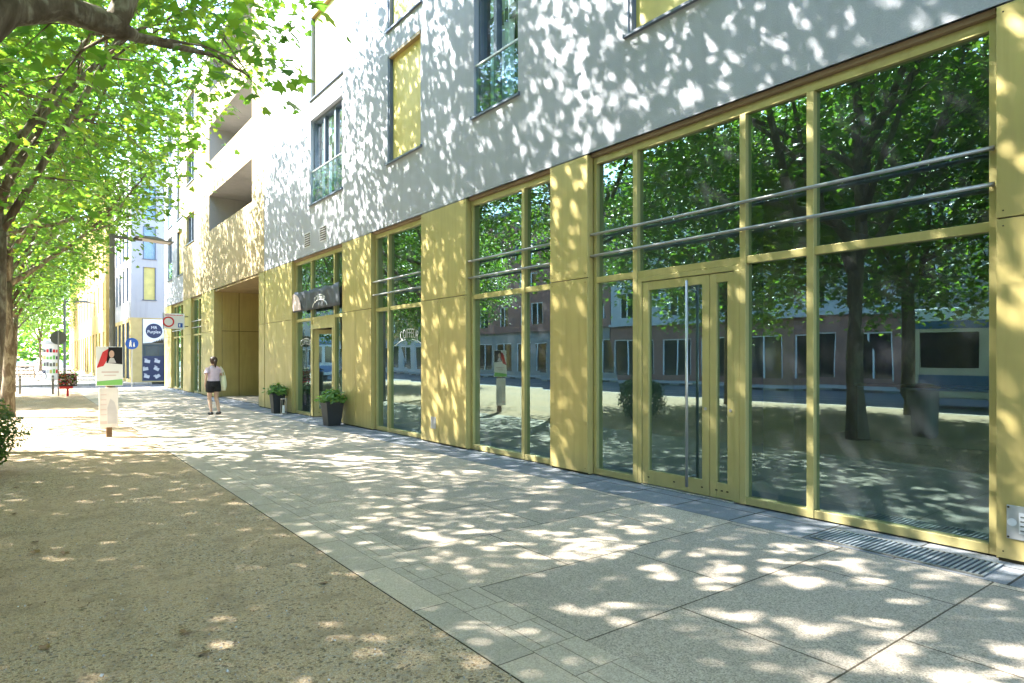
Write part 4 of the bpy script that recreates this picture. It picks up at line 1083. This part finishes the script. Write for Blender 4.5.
for i in range(6):
    cx, cz, a = 6.42 + (i % 2) * .6 + rg.uniform(-.08, .08), .38 + (i // 2) * .5, rg.uniform(-.8, .8)
    Mx = Matrix.Translation((cx, BY + .058, cz)) @ Matrix.Rotation(a, 4, 'Y'); p.box((-.16, -.004, -.1), (.16, 0, .1), LTGREY, Mx); p.box((-.2, -.004, .11), (-.02, 0, .16), LTGREY, Mx)
p.build('film_print', SF)
p = MB(); fbox(p, mpf, a0, a1, 1.72, 2.5, .06, .07, GLASSU); p.build('pane', SF); p = MB(); fbox(p, mpf, 6.4, 7.2, 1.75, 2.4, .4, .44, WOOD); p.build('shelf', SF)
# ochre building further down the street
OB = thing('ochre_building', 'tall ochre building with narrow vertical openings further down the street', 'building', (5.0, 60, 0))
def mpo(a, z, d): return (5.0 + d, a, z)
oh = [(60 + i * 3.2, 61.5 + i * 3.2, .2, 3.7) for i in range(15)] + [(60.1 + i * 4.1, 61.2 + i * 4.1, 5.4 + 3 * k, 7.6 + 3 * k) for i in range(12) for k in range(3)]
mb = MB(); wall_holes(mb, mpo, 58.6, 110, 0, 15.5, oh, .25, ORANGE); mb.box((5, 58.6, 15.5), (15, 110, 15.7), ORANGE); mb.box((5.01, 58.59, 0), (15, 58.7, 15.5), ORANGE); mb.box((5.26, 58.8, 0), (5.5, 109.9, 15.4), ROOMW); mb.build('facade', OB)
for hh in oh[:6] + oh[15:33]:
    fr = MB(); c = (hh[0] + hh[1]) / 2
    for q in (hh[0], c - .04, hh[1] - .08): fbox(fr, mpo, q, q + .08, hh[2], hh[3], .03, .1, GOLD)
    F_ = fr.build('window', OB); fr = MB(); fbox(fr, mpo, hh[0] + .05, hh[1] - .05, hh[2], hh[3], .11, .12, GLASSU); fr.build('pane', F_)

# ------------------------------------------------------------------ the other side of the street (seen in the glass)
def opposite(name, label, y0, y1, wall, base, H, x=-24.0, n=6, storeys=4, basecol=None):
    O = thing(name, label, 'building', (x, (y0 + y1) / 2, 0)); f = lambda a, z, d: (x - d, a, z)
    st = (y1 - y0) / n; hh = []
    for k in range(storeys):
        for i in range(n): hh.append((y0 + st * (i + .28), y0 + st * (i + .72), 4.6 + 3 * k, 6.5 + 3 * k))
    mb = MB(); wall_holes(mb, f, y0, y1, 4, H, hh, .2, wall); mb.box((x, y0, H), (x - 10, y1, H + .4), DARKF); mb.box((x + .25, y0, 3.95), (x - .02, y1, 4.15), wall); mb.box((x - .01, y0, 0), (x - 10, y0 + .02, H), wall); mb.box((x - .01, y1 - .02, 0), (x - 10, y1, H), wall); mb.build('upper_wall', O)
    hb = [(y0 + st * (i + .12), y0 + st * (i + .88), .4, 3.0) for i in range(n)]
    mb = MB(); wall_holes(mb, f, y0, y1, 0, 3.95, hb, .2, base); mb.box((x - .6, y0 + .1, 0), (x - .8, y1 - .1, H - .1), ROOMW); mb.build('base_wall', O)
    for q in hh + hb:
        m = MB(); c = (q[0] + q[1]) / 2
        for a in (q[0], c - .04, q[1] - .08): fbox(m, f, a, a + .08, q[2], q[3], .05, .12, WHITE)
        fbox(m, f, q[0] + .08, q[1] - .08, q[3] - .08, q[3], .053, .12, WHITE); W_ = m.build('window', O)
        m = MB(); fbox(m, f, q[0], q[1], q[2], q[3], .13, .14, DARKG); m.build('pane', W_)
    return O
opposite('rendered_house', 'pale rendered house across the road, at the near end of the row', -26, -4, PALEW, STONE, 16.5, n=7)
opposite('stone_house', 'stone coloured house across the road, in the middle of the row', -3.9, 14, STONE, PALEW, 15.6, n=6)
opposite('pale_house', 'white house with a red brown shop front across the road', 14.1, 34, PALEW, BRICKR, 16.0, n=6)
opposite('red_house', 'red brown house across the road beyond the white one', 34.1, 58, BRICKR, STONE, 15.0, n=7)
opposite('beige_house', 'pale beige house across the road beyond the red brown one', 58.1, 86, ORANGE, PALEW, 16.0, n=7)
opposite('grey_house', 'grey stone house across the road near the far end of the street', 86.1, 125, STONE, STONE, 17.0, n=9)
# tram
t = thing('tram', 'white and blue tram standing on the road, mirrored in the shop glass', 'tram', (-14, 2, -.13))
m = MB(); x0, x1 = -15.2, -12.8; ya, yb = -13, 9.5
prof = [(x0, .25), (x0, 2.9), (x0 + .25, 3.35), (x1 - .25, 3.35), (x1, 2.9), (x1, .25)]
m.poly([(p[0], ya, p[1]) for p in prof], (0, yb - ya, 0), TRAMW); m.build('tram_body', t, bevel=.05)
m = MB(); m.box((x1, ya + .2, .5), (x1 + .012, yb - .2, 1.05), TRAMB); m.box((x1, ya + .1, 2.62), (x1 + .012, yb - .1, 2.88), TRAMB); m.build('blue_band', t)
for i in range(10):
    m = MB(); y = ya + .6 + i * 2.2; m.box((x1, y, 1.3), (x1 + .01, y + 1.8, 2.5), DARKG); m.build('window', t)
for y in (-10, -2, 6):
    m = MB()
    for yy_ in (y - .7, y + .7): m.disc((x1 - .12, yy_, .16), (1, 0, 0), .29, .12, RUBBER, 20)
    m.build('wheel_set', t)
m = MB(); m.box((x0 + .5, -4, 3.352), (x1 - .5, -1, 3.6), GREYM); m.build('roof_unit', t)
for x in (-14.8, -13.35): sheet('tram_rail', x, x + .07, -80, 120, -.124, STEEL, .01)
# cars
def car(loc, paint, label):
    t = thing('parked_car', label, 'car', loc); x, y, z = loc
    m = MB(); side = [(-2.1, .28), (-2.15, .62), (-1.95, .85), (-1.2, .93), (-.55, 1.42), (.9, 1.45), (1.6, 1.0), (2.1, .9), (2.15, .5), (2.1, .28)]
    m.poly([(x - .85, y + p[0], z + p[1]) for p in side], (1.7, 0, 0), paint); m.build('body', t, bevel=.05)
    for s in (-.853, .848):
        m = MB(); m.poly([(x + s, y + p[0], z + p[1]) for p in ((-1.05, .95), (-.5, 1.36), (.85, 1.38), (1.4, 1.0))], (.006, 0, 0), DARKG); m.build('window', t)
    m = MB(); m.poly([(x - .7, y - 1.16, z + .99), (x + .7, y - 1.16, z + .99), (x + .66, y - .63, z + 1.385), (x - .66, y - .63, z + 1.385)], (0, -.012, .012), DARKG); m.build('windscreen', t)
    for sy in (-1.3, 1.35):
        for sx in (-.78, .78):
            m = MB(); m.disc((x + sx, y + sy, z + .31), (1, 0, 0), .31, .2, RUBBER, 22); w_ = m.build('wheel', t); m = MB(); m.disc((x + sx + (.1 if sx > 0 else -.1), y + sy, z + .31), (1, 0, 0), .2, .02, STEEL, 18); m.build('rim', w_)
car((-10.5, 1.2, -.13), TANK, 'dark grey hatchback parked at the kerb opposite the large window')
# waste bin on the gravel
t = thing('waste_bin', 'dark cylindrical waste bin standing near the kerb beside the nearest tree', 'waste bin', (-2.1, 5.3, 0))
m = MB(); m.tube([(-2.1, 5.3, 0), (-2.1, 5.3, .08), (-2.1, 5.3, .95)], [.24, .27, .29], GREYM, 20); m.build('bin_body', t); m = MB(); m.tube([(-2.1, 5.3, 1.0), (-2.1, 5.3, 1.04), (-2.1, 5.3, 1.1)], [.31, .31, .1], BLACKP, 20); m.tube([(-2.1, 5.3, .9), (-2.1, 5.3, 1.02)], .04, GREYM, 8); m.build('lid', t)
# river railing and far bank
t = thing('river_railing', 'pale blue railing across the far end of the street', 'railing', (-2, 118, 0))
m = MB(); RB = simple('railing_blue', (.3, .42, .5), .5)
for z in (.5, 1.05): m.box((-20, 118, z), (5, 118.06, z + .07), RB)
m.build('rails', t)
for i in range(14):
    m = MB(); m.box((-20 + i * 1.9, 118.06, 0), (-19.92 + i * 1.9, 118.12, 1.15), RB); m.build('railing_post', t)
g = np.random.default_rng(8); n = 9000
P = np.stack([g.uniform(-70, 40, n), g.uniform(150, 165, n), g.gamma(3, 1.9, n)], 1); P[:, 2] = np.minimum(P[:, 2], 10 + 3 * np.sin(P[:, 0] * .3))
me = leaves_mesh('far_trees', P, g.normal(0, 1, (n, 3)) + np.array([0, -.3, .6]), g.uniform(.7, 1.5, n), g.uniform(0, 6.28, n), 'oval', LEAF)
o = bpy.data.objects.new('far_trees', me); col.objects.link(o); tag(o, 'belt of distant trees beyond the end of the street', 'trees', kind='stuff')
